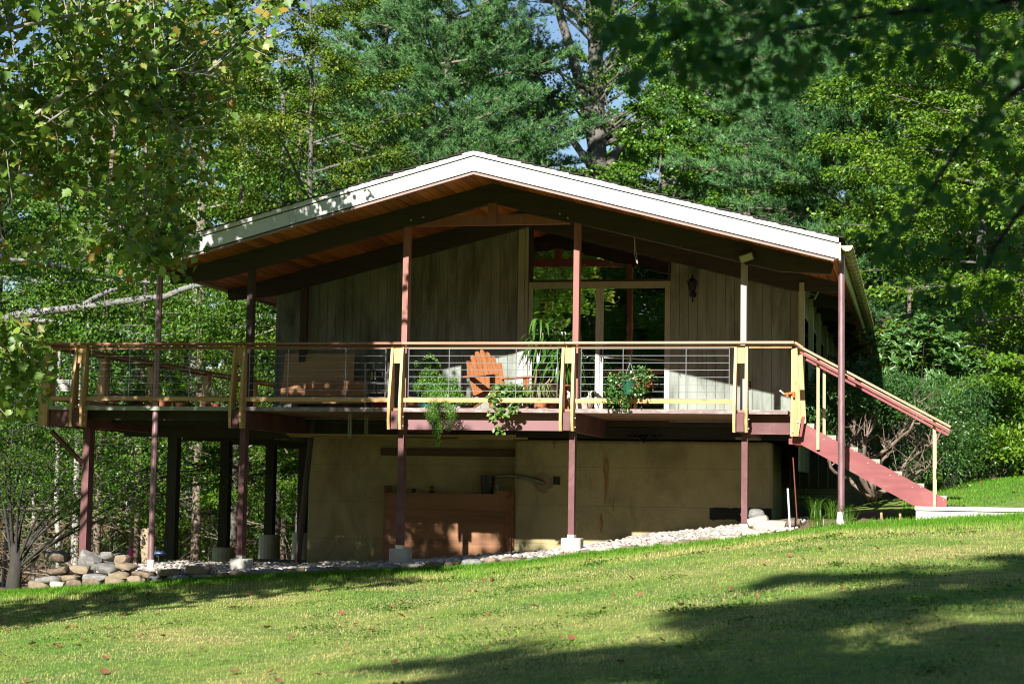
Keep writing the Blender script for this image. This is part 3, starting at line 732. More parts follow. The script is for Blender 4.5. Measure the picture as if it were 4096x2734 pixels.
# ------------------------------------------------------------------ stairs down to the walk
st = thing('staircase', (4.2, 0.7, 0.7), 'straight flight of red stringer stairs from deck down to the concrete walk', 'stairs')
YS = 0.15
def wp(px, py, y=YS): p = W(px, py, y); return (p[0], p[2])
SW = 1.28
poly = [wp(3155,1746), wp(3219,1694), wp(3356,1767), wp(3787,1997), wp(3787,2024), wp(3660,2024), wp(3207,1779), wp(3155,1775)]
for yy in (YS, YS+SW):
    mb = MB(); mb.prism(poly, 'y', yy, yy+0.045); mb.build('stringer', M['stringer'], st)
tx0, tz0 = wp(3256, 1692); txn, tzn = wp(3787, 1981)
for k in range(7):
    x = tx0 + (txn-tx0)*k/6; z = tz0 + (tzn-tz0)*k/6
    mb = MB(); mb.box(x-0.28, x, YS+0.047, YS+SW-0.002, z-0.04, z); mb.box(x-0.13, x-0.002, YS+0.048, YS+0.16, z-0.115, z-0.041); mb.build('tread', M['tread'], st)
mb = MB()
for k in range(7):
    x = tx0 + (txn-tx0)*k/6; z = tz0 + (tzn-tz0)*k/6
    for d in (0.045, 0.16): mb.tube([(x-d, YS-0.006, z-0.055-0.0*d),(x-d, YS+0.002, z-0.055)], 0.007, 6)
mb.build('screw_heads', M['bolt'], st)
# tapered newel boards, the front one and the far one
for dy, sh in ((0.0, 0), (1.15, 0)):
    y = -0.03 + dy
    o_ = W(3165, 1400, -0.03)
    poly = [wp(3165,1397,-0.03), wp(3189,1390,-0.03), wp(3204,1668,-0.03), wp(3193.5,1744,-0.03), wp(3160.5,1743.5,-0.03), wp(3163.5,1593,-0.03), wp(3164,1590,-0.03)]
    mb = MB(); mb.prism(poly, 'y', y, y+0.042); mb.build('newel_board', M['firz'], st)
poly = [wp(3207,1665,0.03), wp(3220,1665,0.03), wp(3207,1745,0.03), wp(3194,1745,0.03)]
mb = MB(); mb.prism(poly, 'y', 0.02, 0.06); mb.build('newel_cleat', M['stringer'], st)
mb = MB()
for px, py in ((3191,1686),(3170,1725)):
    p = W(px, py, -0.03); mb.tube([(p[0],-0.046,p[2]),(p[0],-0.03,p[2])], 0.016, 8)
mb.build('bolt', M['bolt'], st)
mb = MB(); a = W(3179,1366,-0.02)
mb.bar((3.165,-0.02,2.93),(3.27,0.0,2.86),0.17,0.03); mb.build('rail_return', M['cap'], st)
# handrails, near and far
def hrail(y, first):
    a, b = W(3195,1384,-0.02), W(3803,1707,-0.02); 
    if not first: pass
    a = np.array([a[0], y, a[2]]); b = np.array([b[0], y, b[2]])
    mb = MB(); mb.bar(a, b, 0.15, 0.030); mb.build('handrail_cap', M['cap'], st)
    off = np.array([0,0.01,-0.072])
    mb = MB(); mb.bar(a+off+(b-a)*0.01, b+off-(b-a)*0.005, 0.045, 0.034); mb.build('handrail', M['stringer'], st)
hrail(0.0, True); hrail(1.28, False)
bal = surf('pale_baluster', (0.62,0.45,0.24), 0.1, 3, 0.6, (6,6,0.8))
for px, pt, pb, y in ((3272.5,1431,1797,0.10),(3737,1677,2023,0.10)):
    a, b = W(px, pt, y), W(px, pb, y)
    mb = MB(); mb.box(a[0]-0.02, a[0]+0.02, y, y+0.045, b[2], a[2]); mb.build('baluster', bal, st)
    y2 = 1.36
    mb = MB(); mb.box(a[0]-0.02+0.02, a[0]+0.02+0.02, y2, y2+0.04, b[2]+0.02, a[2]-0.02); mb.build('baluster', bal, st)
# concrete walk
p = W(3658, 2030, 0.02)
walk = tag(bpy.data.objects.new('path', None), kind='structure') if False else None
mb = MB(); mb.box(4.785, 30, -0.02, 1.75, 0.655, 0.708); mb.build('path', M['slab'], bevel=0.01)['kind'] = 'structure'
mb = MB(); mb.box(4.80, 30, 0.005, 1.72, 0.2, 0.648); mb.build('path_kerb', M['slab'], bevel=0.01)['kind'] = 'structure'
# ------------------------------------------------------------------ stones
import bmesh
def rock_mesh(name, seed, mat, flat=0.7, sub=2):
    bm = bmesh.new(); bmesh.ops.create_icosphere(bm, subdivisions=sub, radius=1.0)
    r = np.random.default_rng(seed)
    cuts = [(Vector(r.normal(size=3)).normalized(), r.uniform(0.55, 0.85)) for _ in range(9)]
    for v in bm.verts:
        p = v.co.copy()
        for nrm, d in cuts:
            k = p.dot(nrm)
            if k > d: p -= nrm*(k-d)*0.9
        p = Vector([math.copysign(abs(c)**0.58, c) for c in p])*0.92 + Vector(r.normal(size=3))*0.022
        v.co = Vector((p.x, p.y, p.z*flat))
    me = bpy.data.meshes.new(name); bm.to_mesh(me); bm.free(); me.materials.append(mat); me.shade_smooth()
    me.set_sharp_from_angle(angle=math.radians(28))
    return me
STONE = {
 'grey': surf('grey_fieldstone', (0.20,0.195,0.18), 0.3, 2.2, 0.9, bump=0.5, bscale=12, stain=(0.40,0.38,0.33), stain_amt=0.6, stain_scale=2.5, obj=True),
 'tan': surf('tan_fieldstone', (0.26,0.20,0.135), 0.3, 2.2, 0.9, bump=0.5, bscale=12, stain=(0.19,0.14,0.10), stain_amt=0.6, stain_scale=2.5, obj=True),
 'brown': surf('brown_fieldstone', (0.16,0.115,0.08), 0.3, 2.2, 0.9, bump=0.5, bscale=12, stain=(0.32,0.27,0.2), stain_amt=0.5, stain_scale=2.5, obj=True),
 'pale': surf('pale_fieldstone', (0.47,0.41,0.33), 0.22, 2.2, 0.9, bump=0.5, bscale=12, stain=(0.30,0.25,0.19), stain_amt=0.5, stain_scale=2.5, obj=True)}
ROCKS = {k: [rock_mesh('stone_'+k, 11*i+hash_, STONE[k], f) for i, f in enumerate((0.95,0.85,1.0,0.8))] for hash_, k in enumerate(STONE)}
ORD = ['first','second','third','fourth','fifth','sixth','seventh','eighth','ninth','tenth','eleventh','twelfth','thirteenth','fourteenth','fifteenth','sixteenth']
FT = [('left end of the wall',-7.9),('first concrete footing from the left',-4.95),('second concrete footing from the left',-2.5),('third concrete footing from the left',0.03),('fourth concrete footing from the left',2.47)]
scount = {}
def stone(loc, size, rot, kind, rng, what='edging stone', group='stones edging the gravel bed', label=None):
    o = bpy.data.objects.new('edging_stone', ROCKS[kind][rng.integers(4)]); COL.objects.link(o)
    o.location = loc; o.scale = size; o.rotation_euler = rot
    if label is None:
        ref = max([f for f in FT if f[1] <= loc[0]+0.25] or [FT[0]], key=lambda f: f[1])
        key = (ref[0], what); k = scount.get(key, 0); scount[key] = k+1
        col = {'grey':'grey','tan':'tan','brown':'dark brown','pale':'pale'}[kind]
        shape = 'long' if size[0] > 0.21 else ('small' if size[0] < 0.14 else 'blocky')
        label = '%s %s %s, %s one right of the %s' % (shape, col, what, ORD[min(k,15)], ref[0])
    tag(o, label, 'stone', group); return o
rng = np.random.default_rng(21)
x = -7.85
while x < 2.5:
    lit = x > -0.5  # sunlit stretch: its brightness is put into a paler stone mix
    w = rng.uniform(0.10, 0.19) * (1.0 if x > -5 else 1.15)
    kind = rng.choice(['grey','tan','brown','pale'], p=[.15,.25,.1,.5] if lit else [.33,.3,.27,.1])
    zg = float(ground_z(x+w, -0.9)); ztop = np.interp(x+w, [-7.9,-7.0,-5.5,-4,-2.2,-.4,2.5], [-.58,-.50,-.41,-.33,-.18,-.02,.26])
    h = max(0.075, (ztop-zg)/2+0.02) * (0.75 if lit else 1.0)
    stone((x+w, -0.86+rng.uniform(-.03,.03), zg-0.03+h*0.75), (w*1.03, 0.14, h*1.0), (rng.uniform(-.15,.15), rng.uniform(-.12,.12), rng.uniform(-.25,.25)), kind, rng)
    x += 2*w*0.97
# upper courses of the dry stacked end
for row, (xa, xb, dz) in enumerate(((-7.75,-5.35,0.15),(-7.6,-6.2,0.27))):
    x = xa
    while x < xb:
        w = rng.uniform(0.13, 0.23); zg = float(ground_z(x, -0.9))
        stone((x+w, -0.80+rng.uniform(-.03,.03)+0.06*row, zg+dz), (w*1.05, 0.17, rng.uniform(.06,.09)), (rng.uniform(-.1,.1), rng.uniform(-.15,.15), rng.uniform(-.3,.3)),
              rng.choice(['grey','brown','tan']), rng, ('second course stone','top course stone')[row], 'stones of the dry stacked wall')
        x += 2*w
for i in range(9):
    px = rng.uniform(160, 560); p = W(px, 2270, 0.3+rng.uniform(-.4,1.2))
    stone((p[0], p[1], gravel_z(p[0])+0.12+rng.uniform(0,.08)), (rng.uniform(.10,.18), rng.uniform(.10,.15), rng.uniform(.06,.10)), (rng.uniform(-.3,.3), rng.uniform(-.3,.3), rng.uniform(0,3)),
          rng.choice(['grey','brown','tan']), rng, 'loose piled stone', 'loose stones piled behind the dry wall')
p = W(365, 2235, -0.2); stone((p[0], -0.3, p[2]-0.02), (.2,.15,.17), (.3,.5,.4), 'grey', rng, label='angular blue grey block leaning on top of the dry wall')
# slabs at the right hand end, by the fourth footing
for (px, py, y, sx, sz, kd, lb) in ((2905,2160,-0.62,.30,.07,'pale','long flat slab at the foot of the fourth footing'),(3030,2085,-0.1,.19,.12,'pale','tall pale boulder right of the fourth footing'),
      (3085,2108,-0.25,.27,.11,'pale','wide pale stone leaning on the boulder by the fourth footing'),(3040,2135,-0.45,.30,.08,'pale','thin tan slab under the pale boulders'),
      (2985,2165,-0.6,.17,.08,'pale','small rounded stone below the thin slab'),(3062,2160,-0.6,.14,.07,'tan','smallest rounded stone at the grass edge right of the slabs'),
      (3010,2055,0.35,.19,.09,'grey','grey flat stone topping the pale boulders'),(3150,2090,0.1,.2,.09,'brown','brown flat stone half buried in soil right of the boulders')):
    p = W(px, py, y); stone((p[0], y, p[2]), (sx, .2, sz), (rng.uniform(-.1,.1), rng.uniform(-.12,.12), rng.uniform(-.3,.3)), kd, rng, group='slabs and boulders by the fourth footing', label=lb)
# pebbles
def ico(sub=1):
    bm = bmesh.new(); bmesh.ops.create_icosphere(bm, subdivisions=sub, radius=1.0)
    v = np.array([q.co[:] for q in bm.verts]); f = np.array([[w.index for w in fc.verts] for fc in bm.faces]); bm.free(); return v, f
iv, if_ = ico(2)
def scatter_blobs(pos, size, rng):
    n = len(pos); k = len(iv)
    th = rng.uniform(0, 2*math.pi, n); c, s_ = np.cos(th), np.sin(th)
    base = iv[None]*size[:,None,:]
    x = base[...,0]*c[:,None] - base[...,1]*s_[:,None]; y = base[...,0]*s_[:,None] + base[...,1]*c[:,None]
    v = np.stack([x, y, base[...,2]], 2) + pos[:,None,:]
    f = if_[None] + (np.arange(n)*k)[:,None,None]
    return v.reshape(-1,3), f.reshape(-1,3)
n = 6200
px_ = rng.uniform(-7.3, 3.2, n); py_ = rng.uniform(-0.72, 3.0, n)
sz = rng.uniform(0.016, 0.042, n)[:,None]*np.stack([rng.uniform(.9,1.4,n), rng.uniform(.8,1.1,n), rng.uniform(.55,.8,n)], 1)
pz_ = gravel_z(px_) + gravel_rise(px_, py_) - 0.02 + rng.uniform(0, 0.035, n) + np.where(py_ > -0.6, .01, 0)
v, f = scatter_blobs(np.stack([px_, py_, pz_], 1), sz, rng)
peb = surf('river_pebbles', (0.48,0.43,0.38), 0.2, 12, 0.85, isl=0.5, bump=0.1)
tag(fast_mesh('pebbles', v, f, peb, smooth=True), kind='stuff')

# ------------------------------------------------------------------ things under the deck
t = thing('plywood_box', (-2.4, 2.6, -0.2), 'tall reddish plywood bin standing against the recessed ochre wall', 'box')
a, b, c_ = W(1535,2235,2.8), W(2000,2222,2.8), W(1990,1975,2.8); zt = W(1750,1966,2.8)[2]
mb = MB(); mb.prism([(a[0],a[2]-0.1),(b[0],b[2]-0.1),(b[0],c_[2]+0.06),(b[0]-0.09,c_[2]+0.055),(b[0]-0.11,c_[2]),(a[0],zt-0.02)], 'y', 2.8, 2.82); mb.build('front_panel', M['ply'], t)
mb = MB(); mb.box(a[0]-0.02, a[0]-0.001, 2.795, 3.18, a[2]-0.1, W(1533,1940,2.8)[2]); mb.build('side_panel', M['ply'], t)
mb = MB()
for i in range(7):
    aa = math.pi/2*i/6
    mb.box(b[0]+0.03*i, b[0]+0.03*i+0.031, 2.795+0.10*(1-math.cos(aa))*2, 3.18, b[2]-0.1, c_[2]+0.05)
mb.build('side_panel', M['ply'], t)
mb = MB(); mb.box(a[0], b[0], 2.82, 3.18, zt-0.09, zt-0.07); mb.build('lid', M['tar'], t)
p = W(1990,1950,2.95); mb = MB(); mb.box(p[0]-0.02,p[0]+0.02,2.95,2.98,p[2]-0.1,p[2]+0.06); mb.build('batten', surf('grey_batten', (0.2,0.23,0.2), 0.1, 4), t)
zl = zt-0.07
p = W(1950,1935,3.0)
t = thing('bucket', (p[0],3.0,zl), 'black tapered bucket on the right end of the plywood bin', 'bucket')
zb = W(1950,1900,3.0)[2]
mb = MB(); mb.lathe((p[0],3.0,zl), [(0.085,0),(0.118,zb-zl-0.02),(0.128,zb-zl-0.02),(0.128,zb-zl),(0.11,zb-zl),(0.08,0.02)], 20, False); mb.build('body', M['black'], t, smooth='auto')
mb = MB(); mb.tube([(p[0]-0.125,3.0,zb),(p[0]-0.06,2.9,zb-0.11),(p[0]+0.06,2.9,zb-0.11),(p[0]+0.125,3.0,zb)], 0.004, 5); mb.build('handle', M['wire'], t)
# corrugated hose from the bucket to the wall
mb = MB(); pts = []; rad = []
ctl = [W(1982,1904,2.98), W(2040,1900,2.9), W(2100,1908,2.86), W(2150,1921,2.87), W(2178,1934,2.93)]
ctl = np.array(ctl); tt = np.linspace(0, 4, 120)
for i, u in enumerate(tt):
    pts.append([np.interp(u, range(5), ctl[:,k]) for k in range(3)]); rad.append(0.030 + (0.005 if i % 3 == 0 else 0))
mb.tube(pts, rad, 10); o = mb.build('drain_hose', surf('shiny_dark_hose', (0.16,0.15,0.12), 0.2, 6, 0.25, spec=0.8), smooth=True)
tag(o, 'ribbed dark hose running from the bucket into the right stucco wall', 'hose')
for (px, h, ye) in ((1655,0.12,False),(1727,0.16,True)):
    p = W(px, 1960, 3.0)
    t = thing('pipe_fitting', (p[0],3.0,zl), 'black pump fitting with a yellow lever on the plywood bin' if ye else 'short black pipe fitting left of the yellow levered one', 'pipe fitting')
    mb = MB(); mb.lathe((p[0],3.0,zl), [(0.03,0),(0.032,h*0.3),(0.045,h*0.35),(0.045,h*0.5),(0.026,h*0.55),(0.026,h*0.85),(0.034,h*0.88),(0.034,h)], 12); mb.build('body', M['black'], t)
    if ye:
        mb = MB(); mb.box(p[0]-0.085,p[0]+0.02,2.94,2.97,zl+h*0.62,zl+h*0.75); mb.build('lever', surf('yellow_lever', (0.5,0.38,0.02), 0.1, 5), t)
# galvanised hangers and stored lumber
for px, pt, pb, y, lb in ((1399,1663,1750,1.0,'left galvanised perforated angle hanging under the deck boards'),(1465,1670,1738,1.5,'right galvanised perforated angle hanging under the deck boards')):
    a, b = W(px,pt,y), W(px,pb,y); mb = MB(); n_ = 12; hz = (a[2]-b[2])/n_
    for s in (-1,1):
        mb.box(a[0]+s*0.018-0.007, a[0]+s*0.018+0.007, y, y+0.003, b[2], a[2]+0.1)
    for k in range(n_+1): mb.box(a[0]-0.0105, a[0]+0.0105, y+0.0005, y+0.0025, b[2]+k*hz, b[2]+k*hz+hz*0.45)
    mb.box(a[0]+0.0255, a[0]+0.028, y, y+0.04, b[2], a[2]+0.1)
    o = mb.build('perforated_hanger', surf('galvanised_angle', (0.34,0.38,0.28), 0.12, 8, 0.5, metal=0.4)); tag(o, lb, 'hanger', 'galvanised hangers under the deck')
lum = [(1150,1736,2050,1747,1.05,.085,.03,'long pale board stored under the deck, nearest the camera'),(1160,1742,1600,1752,1.4,.12,.035,'wide tan board stored under the deck behind the hangers'),
       (1640,1741,2062,1742,0.9,.085,.028,'thin pale board under the rim beam'),(1835,1751,2110,1752,1.2,.09,.03,'dark board under the rim beam, right of the fern'),
       (1610,1753,1790,1762,1.6,.09,.035,'orange brown board end above the header board'),(2945,1752,3040,1756,0.9,.07,.03,'short tan board wedged behind the fourth lower post')]
for (x0,y0,x1,y1,y,wd_,hd,lb) in lum:
    mb = MB(); a, b = W(x0,y0,y), W(x1,y1,y+0.15); mb.bar(a,b,wd_,hd); tag(mb.build('lumber_board', M['lumber']), lb, 'board', 'boards stored under the deck')
# torn black sheet on the framing
mb = MB(); rr = np.random.default_rng(4); p = W(2575,1752,2.90)
g = []; nx, nz = 14, 7
for i in range(nx):
    for j in range(nz):
        u = i/(nx-1); wv = j/(nz-1)
        drop = 0.08*math.exp(-((u-0.45)/0.1)**2) + 0.015
        g.append((p[0]-0.28+0.6*u+0.02*rr.normal(), 2.90+0.03*rr.normal()-0.05*wv, p[2]+0.05-wv*drop*1.4+0.01*rr.normal()))
fs = [(i*nz+j,(i+1)*nz+j,(i+1)*nz+j+1,i*nz+j+1) for i in range(nx-1) for j in range(nz-1)]
mb.add(g, fs); tag(mb.build('plastic_sheet', M['black']), 'crumpled black plastic sheet hanging over the top of the stucco wall', 'plastic sheet')
# low stone kerb and bottles behind the piled stones
p = W(700, 2236, 3.1); mb = MB(); mb.box(-7.0, -5.1, 5.0, 5.25, -0.55, W(700,2232,5.0)[2]+0.02); mb.build('low_kerb', surf('dark_kerb', (0.13,0.14,0.13), 0.3, 4, 0.9, bump=0.4), bevel=0.02)
tag(bpy.data.objects['low_kerb'], 'long low dark stone kerb under the left side of the deck', 'kerb')
def bottle(px, py, y, r, h, col, lb, lie=False):
    p = W(px, py, y); t = thing('bottle', p, lb, 'bottle')
    mb = MB(); pr = [(r,0),(r,h*0.7),(r*0.55,h*0.85),(r*0.5,h)]
    if lie: mb.tube([(p[0]-h/2,y,p[2]+r),(p[0]+h*0.2,y,p[2]+r),(p[0]+h*0.35,y,p[2]+r),(p[0]+h/2,y,p[2]+r)], [r,r,r*0.6,r*0.5], 12)
    else: mb.lathe(p, pr, 12)
    mb.build('body', surf('bottle_'+col[0], col[1], 0.1, 9, 0.25), t, smooth='auto')
    mb = MB()
    if lie: mb.tube([(p[0]+h/2,y,p[2]+r),(p[0]+h*0.58,y,p[2]+r)], r*0.6, 10)
    else: mb.lathe((p[0],p[1],p[2]+h), [(r*0.6,0),(r*0.6,h*0.12)], 10)
    mb.build('cap', M['black'], t)
bottle(524, 2228, 1.6, 0.035, 0.15, ('pink',(0.7,0.05,0.25)), 'bright pink bottle standing on the piled stones under the deck')
bottle(640, 2222, 2.2, 0.04, 0.22, ('navy',(0.02,0.05,0.13)), 'dark blue bottle lying under the deck beside the pipe', True)

# ------------------------------------------------------------------ things fixed to the house
p = W(2771,1150,YW-0.05); x, y, z = p[0], YW, p[2]
t = thing('wall_lantern', (x,y,z), 'black carriage wall lantern right of the sliding door', 'lantern')
mb = MB(); mb.tube([(x,y-0.004,z-0.10),(x,y-0.012,z-0.10)], 0.055, 14); mb.tube([(x,y-0.03,z-0.10),(x,y-0.09,z-0.16),(x,y-0.13,z-0.10),(x,y-0.12,z-0.055)], 0.010, 6); mb.lathe((x,y-0.05,z-0.235), [(0.004,0),(0.016,0.03),(0.01,0.07),(0.018,0.10),(0.012,0.14)], 8); mb.build('arm', M['black'], t)
mb = MB(); mb.lathe((x,y-0.12,z-0.06), [(0.04,0),(0.048,0.01),(0.068,0.135),(0.06,0.14),(0.042,0.012)], 6, False); mb.lathe((x,y-0.12,z+0.08), [(0.088,0),(0.07,0.02),(0.03,0.06),(0.012,0.065),(0.012,0.09),(0.02,0.10),(0.002,0.115)], 6)
for k in range(6):
    a = math.pi/3*k; mb.tube([(x+.049*math.cos(a),y-.12+.049*math.sin(a),z-.055),(x+.071*math.cos(a),y-.12+.071*math.sin(a),z+.082)], 0.005, 4)
mb.build('cage', M['black'], t)
mb = MB(); mb.lathe((x,y-0.12,z-0.05), [(0.042,0),(0.062,0.125)], 6); mb.build('glass', surf('frosted_glass', (0.55,0.56,0.46), 0.08, 5, 0.4), t)
p = W(2985,1028,0.22)
t = thing('flood_light', p, 'square grey flood light tilted on top of the fourth porch post', 'light')
ax = np.array([math.cos(0.32),0,math.sin(0.32)]); 
mb = MB(); c0 = np.array(p); mb.bar(c0-ax*0.105, c0+ax*0.105, 0.07, 0.125, (-math.sin(0.32)*0.9,-0.42,0.9)); mb.build('housing', surf('flood_housing', (0.10,0.085,0.07), 0.1, 5), t, bevel=0.01)
up = np.array([-math.sin(0.32)*0.9,-0.42,0.9]); nrm = np.cross(ax, up); nrm /= np.linalg.norm(nrm); nrm = nrm if nrm[1] < 0 else -nrm
mb = MB(); mb.bar(c0-ax*0.088+nrm*0.036, c0+ax*0.088+nrm*0.036, 0.006, 0.095, up); mb.build('lens', surf('flood_lens', (0.42,0.43,0.33), 0.05, 5, 0.2), t)
mb = MB(); mb.box(c0[0]-0.02,c0[0]+0.02,0.24,0.33,c0[2]-0.10,c0[2]-0.03); mb.build('bracket', M['black'], t)
p = W(3270,1172,4.2)
t = thing('flood_light', p, 'small flood light under the eave on the right side wall', 'light')
c0 = np.array(p); mb = MB(); mb.bar(c0+[-.05,0,-.1], c0+[.06,0,.1], 0.02, 0.07, (0,-1,0.1)); mb.build('lens', surf('pale_lens', (0.6,0.65,0.3), 0.05, 5, 0.3), t)
mb = MB(); mb.box(c0[0]-0.24,c0[0]-0.12,4.18,4.26,c0[2]-0.06,c0[2]+0.05); mb.bar(c0+[-.13,0,0], c0+[-.03,0,-.04],0.02,0.02); mb.build('junction_box', M['trim'], t)
p = W(2994,1541,YW-0.01)
t = thing('power_outlet', p, 'black double power outlet low on the grey wall right of the fourth post', 'outlet')
mb = MB(); mb.box(p[0]-0.045,p[0]+0.035,YW-0.012,YW-0.001,p[2]-0.062,p[2]+0.062); mb.build('plate', M['black'], t)
mb = MB()
for dz in (-0.026,0.026): mb.tube([(p[0]-0.005,YW-0.016,p[2]+dz),(p[0]-0.005,YW-0.012,p[2]+dz)], 0.018, 10)
mb.build('sockets', surf('socket_white', (0.6,0.6,0.58), 0.05, 5), t)
mb = MB(); a = W(2539,952,0.25)
mb.tube([a, a+[-0.005,0,-0.15], a+[0.0,0,-0.24], a+[0.035,0,-0.36], a+[0.045,0,-0.37], a+[0.03,0,-0.25], a+[0.008,0,-0.14], a+[0.001,0,0]], 0.0035, 5)
tag(mb.build('wire_loop', surf('pale_wire', (0.6,0.45,0.35), 0.1, 5)), 'thin loop of wire hanging from the front roof beam before the transom', 'wire')
mb = MB(); x = W(2985,1250,0.3)[0]
mb.tube([(x+0.0,0.305,z_) for z_ in np.linspace(2.97,3.95,9)] , 0.004, 5); tag(mb.build('cable', surf('grey_cable', (0.35,0.28,0.28), 0.1, 5)), 'thin grey cable clipped up the fourth porch post', 'cable')
p = W(3160,1575,-0.06)
t = thing('clamp', p, 'orange bar clamp gripping the newel board at the stair head', 'clamp')
orange = surf('orange_plastic', (0.62,0.14,0.03), 0.1, 8, 0.4)
mb = MB(); c0 = np.array(p); mb.bar(c0+[-0.09,0,-0.005], c0+[0.06,0,0.02], 0.03, 0.03); mb.box(c0[0]+0.035,c0[0]+0.065,c0[1]-0.03,c0[1]+0.02,c0[2]-0.05,c0[2]+0.035); mb.box(c0[0]-0.05,c0[0]-0.02,c0[1]-0.03,c0[1]+0.02,c0[2]-0.045,c0[2]+0.02); mb.build('jaw', orange, t, bevel=0.006)
mb = MB(); mb.tube([c0+[-0.08,-0.02,0.0], c0+[-0.135,-0.05,0.045]], [0.011,0.014], 8); mb.build('handle', M['white_base'], t)
# stakes in the flower bed
mb = MB(); a, b = W(3151,1952,-0.55), W(3163,2135,-0.55); mb.tube([b-[0,0,.1],a], 0.013, 8); tag(mb.build('stake', surf('white_stake', (0.72,0.72,0.72), 0.05, 5)), 'thin white plastic stake in the soil beside the pale boulders', 'stake')
mb = MB(); a, b = W(3172,1826,0.6), W(3190,2078,0.6); mb.tube([b-[0,0,.1],a], 0.009, 8); tag(mb.build('stake', surf('rusty_rod', (0.16,0.055,0.03), 0.2, 9)), 'tall rusty brown rod standing behind the white stake', 'stake')
for px, pt, pb in ((3525,2048,2075),(3600,2052,2070)):
    mb = MB(); a, b = W(px,pt,0.2), W(px+2,pb+12,0.2); mb.bar(b-[0,0,.05],a,0.03,0.02,(0,1,0)); tag(mb.build('stake', M['lumber']), 'short wooden stake left of the concrete walk, %s' % ('taller one' if px < 3550 else 'shorter one'), 'stake')

# ------------------------------------------------------------------ things on the deck
ZD = 1.995
cedar = wood('adirondack_stain', (0.42,0.165,0.065), (0.27,0.085,0.03), 1.0, 'z', 0.5, 0.18, False)
def adirondack(loc, rz):
    t = thing('adirondack_chair', loc, 'orange stained adirondack chair with fan back facing right', 'chair')
    def rot(p):
        c, s = math.cos(rz), math.sin(rz); p = np.atleast_2d(np.array(p, float))
        return np.stack([loc[0]+p[:,0]*c-p[:,1]*s, loc[1]+p[:,0]*s+p[:,1]*c, loc[2]+p[:,2]], 1)
    def brd(name, boards, slot=None, par=t):
        mb = MB()
        for (p, q, w, h, up) in boards:
            P_ = rot([p, q]); u = rot([up])[0] - rot([(0,0,0)])[0]; mb.bar(P_[0], P_[1], w, h, u)
        return mb.build(name, cedar, par, bevel=0.004)
    # local: seat faces -y, width x
    lean = 0.42
    for i in range(7):
        xx = -0.255+0.085*i; top_ = 0.98 - 0.035*abs(i-3)**1.6*0.9
        h = top_-0.24; yb, yt = 0.26, 0.26+h*math.tan(lean)*0.8
        fan = 1.10
        mb = MB(); nb = 6; pts = []
        # rounded slat
        a = np.array([xx, yb, 0.24]); b = np.array([xx*fan, yt, top_]); d = (b-a)
        prof = [(-0.038,0),(0.038,0),(0.041,0.93),(0.030,0.98),(0.012,1.0),(-0.012,1.0),(-0.030,0.98),(-0.041,0.93)]
        vs = []
        for dy in (-0.009,0.009):
            for (w_, u_) in prof: vs.append(a + d*u_ + np.array([w_, dy, 0]))
        n_ = len(prof); fs = [tuple(range(n_)), tuple(range(n_,2*n_))[::-1]]+[(k,k+n_,(k+1)%n_+n_,(k+1)%n_) for k in range(n_)]
        mb.add(rot(vs), fs); mb.build('back_slat', cedar, t)
    brd('back_rail', [((-0.30,0.44,0.60),(0.30,0.44,0.60),0.04,0.07,(0,0,1)), ((-0.27,0.30,0.30),(0.27,0.30,0.30),0.03,0.07,(0,0,1))])
    for i in range(6):
        y = -0.28+0.1*i; z = 0.37-0.022*i
        brd('seat_slat', [((-0.27,y,z),(0.27,y,z),0.085,0.02,(0,0.2,1))])
    for s in (-1,1):
        brd('leg', [((s*0.30,-0.27,0),(s*0.30,-0.27,0.53),0.026,0.12,(0,1,0))])
        brd('leg', [((s*0.26,-0.32,0.33),(s*0.26,0.62,0.02),0.026,0.12,(0,0.3,1))])
        mb = MB(); n_ = 0
        prof = [(s*0.25,0.48),(s*0.36,0.48),(s*0.40,0.0),(s*0.42,-0.30),(s*0.36,-0.38),(s*0.28,-0.38),(s*0.25,-0.25)]
        vs = [(a_,b_,0.53+0.0) for a_,b_ in prof]+[(a_,b_,0.555) for a_,b_ in prof]
        k_=len(prof); fs=[tuple(range(k_)),tuple(range(k_,2*k_))[::-1]]+[(k,k+k_,(k+1)%k_+k_,(k+1)%k_) for k in range(k_)]
        mb.add(rot(vs), fs); mb.build('armrest', cedar, t)
    return t
p = W(1995, 1620, 1.35); adirondack((p[0]+0.02, 1.30, ZD), 0.80)
# side table
p = W(2237, 1540, 1.2); t = thing('side_table', (p[0],1.2,ZD), 'small orange wooden side table behind the third railing post pair', 'table')
zt = p[2]
mb = MB(); mb.lathe((p[0],1.2,zt-0.02), [(0.0,0),(0.19,0),(0.195,0.01),(0.19,0.02),(0.0,0.02)], 20, False); mb.build('tabletop', cedar, t)
for dx, dy in ((-.1,-.1),(.06,-.1),(-.1,.1),(.1,.1)):
    mb = MB(); mb.box(p[0]+dx-0.03,p[0]+dx+0.03,1.2+dy-0.015,1.2+dy+0.015,ZD,zt-0.021); mb.build('leg', cedar, t)
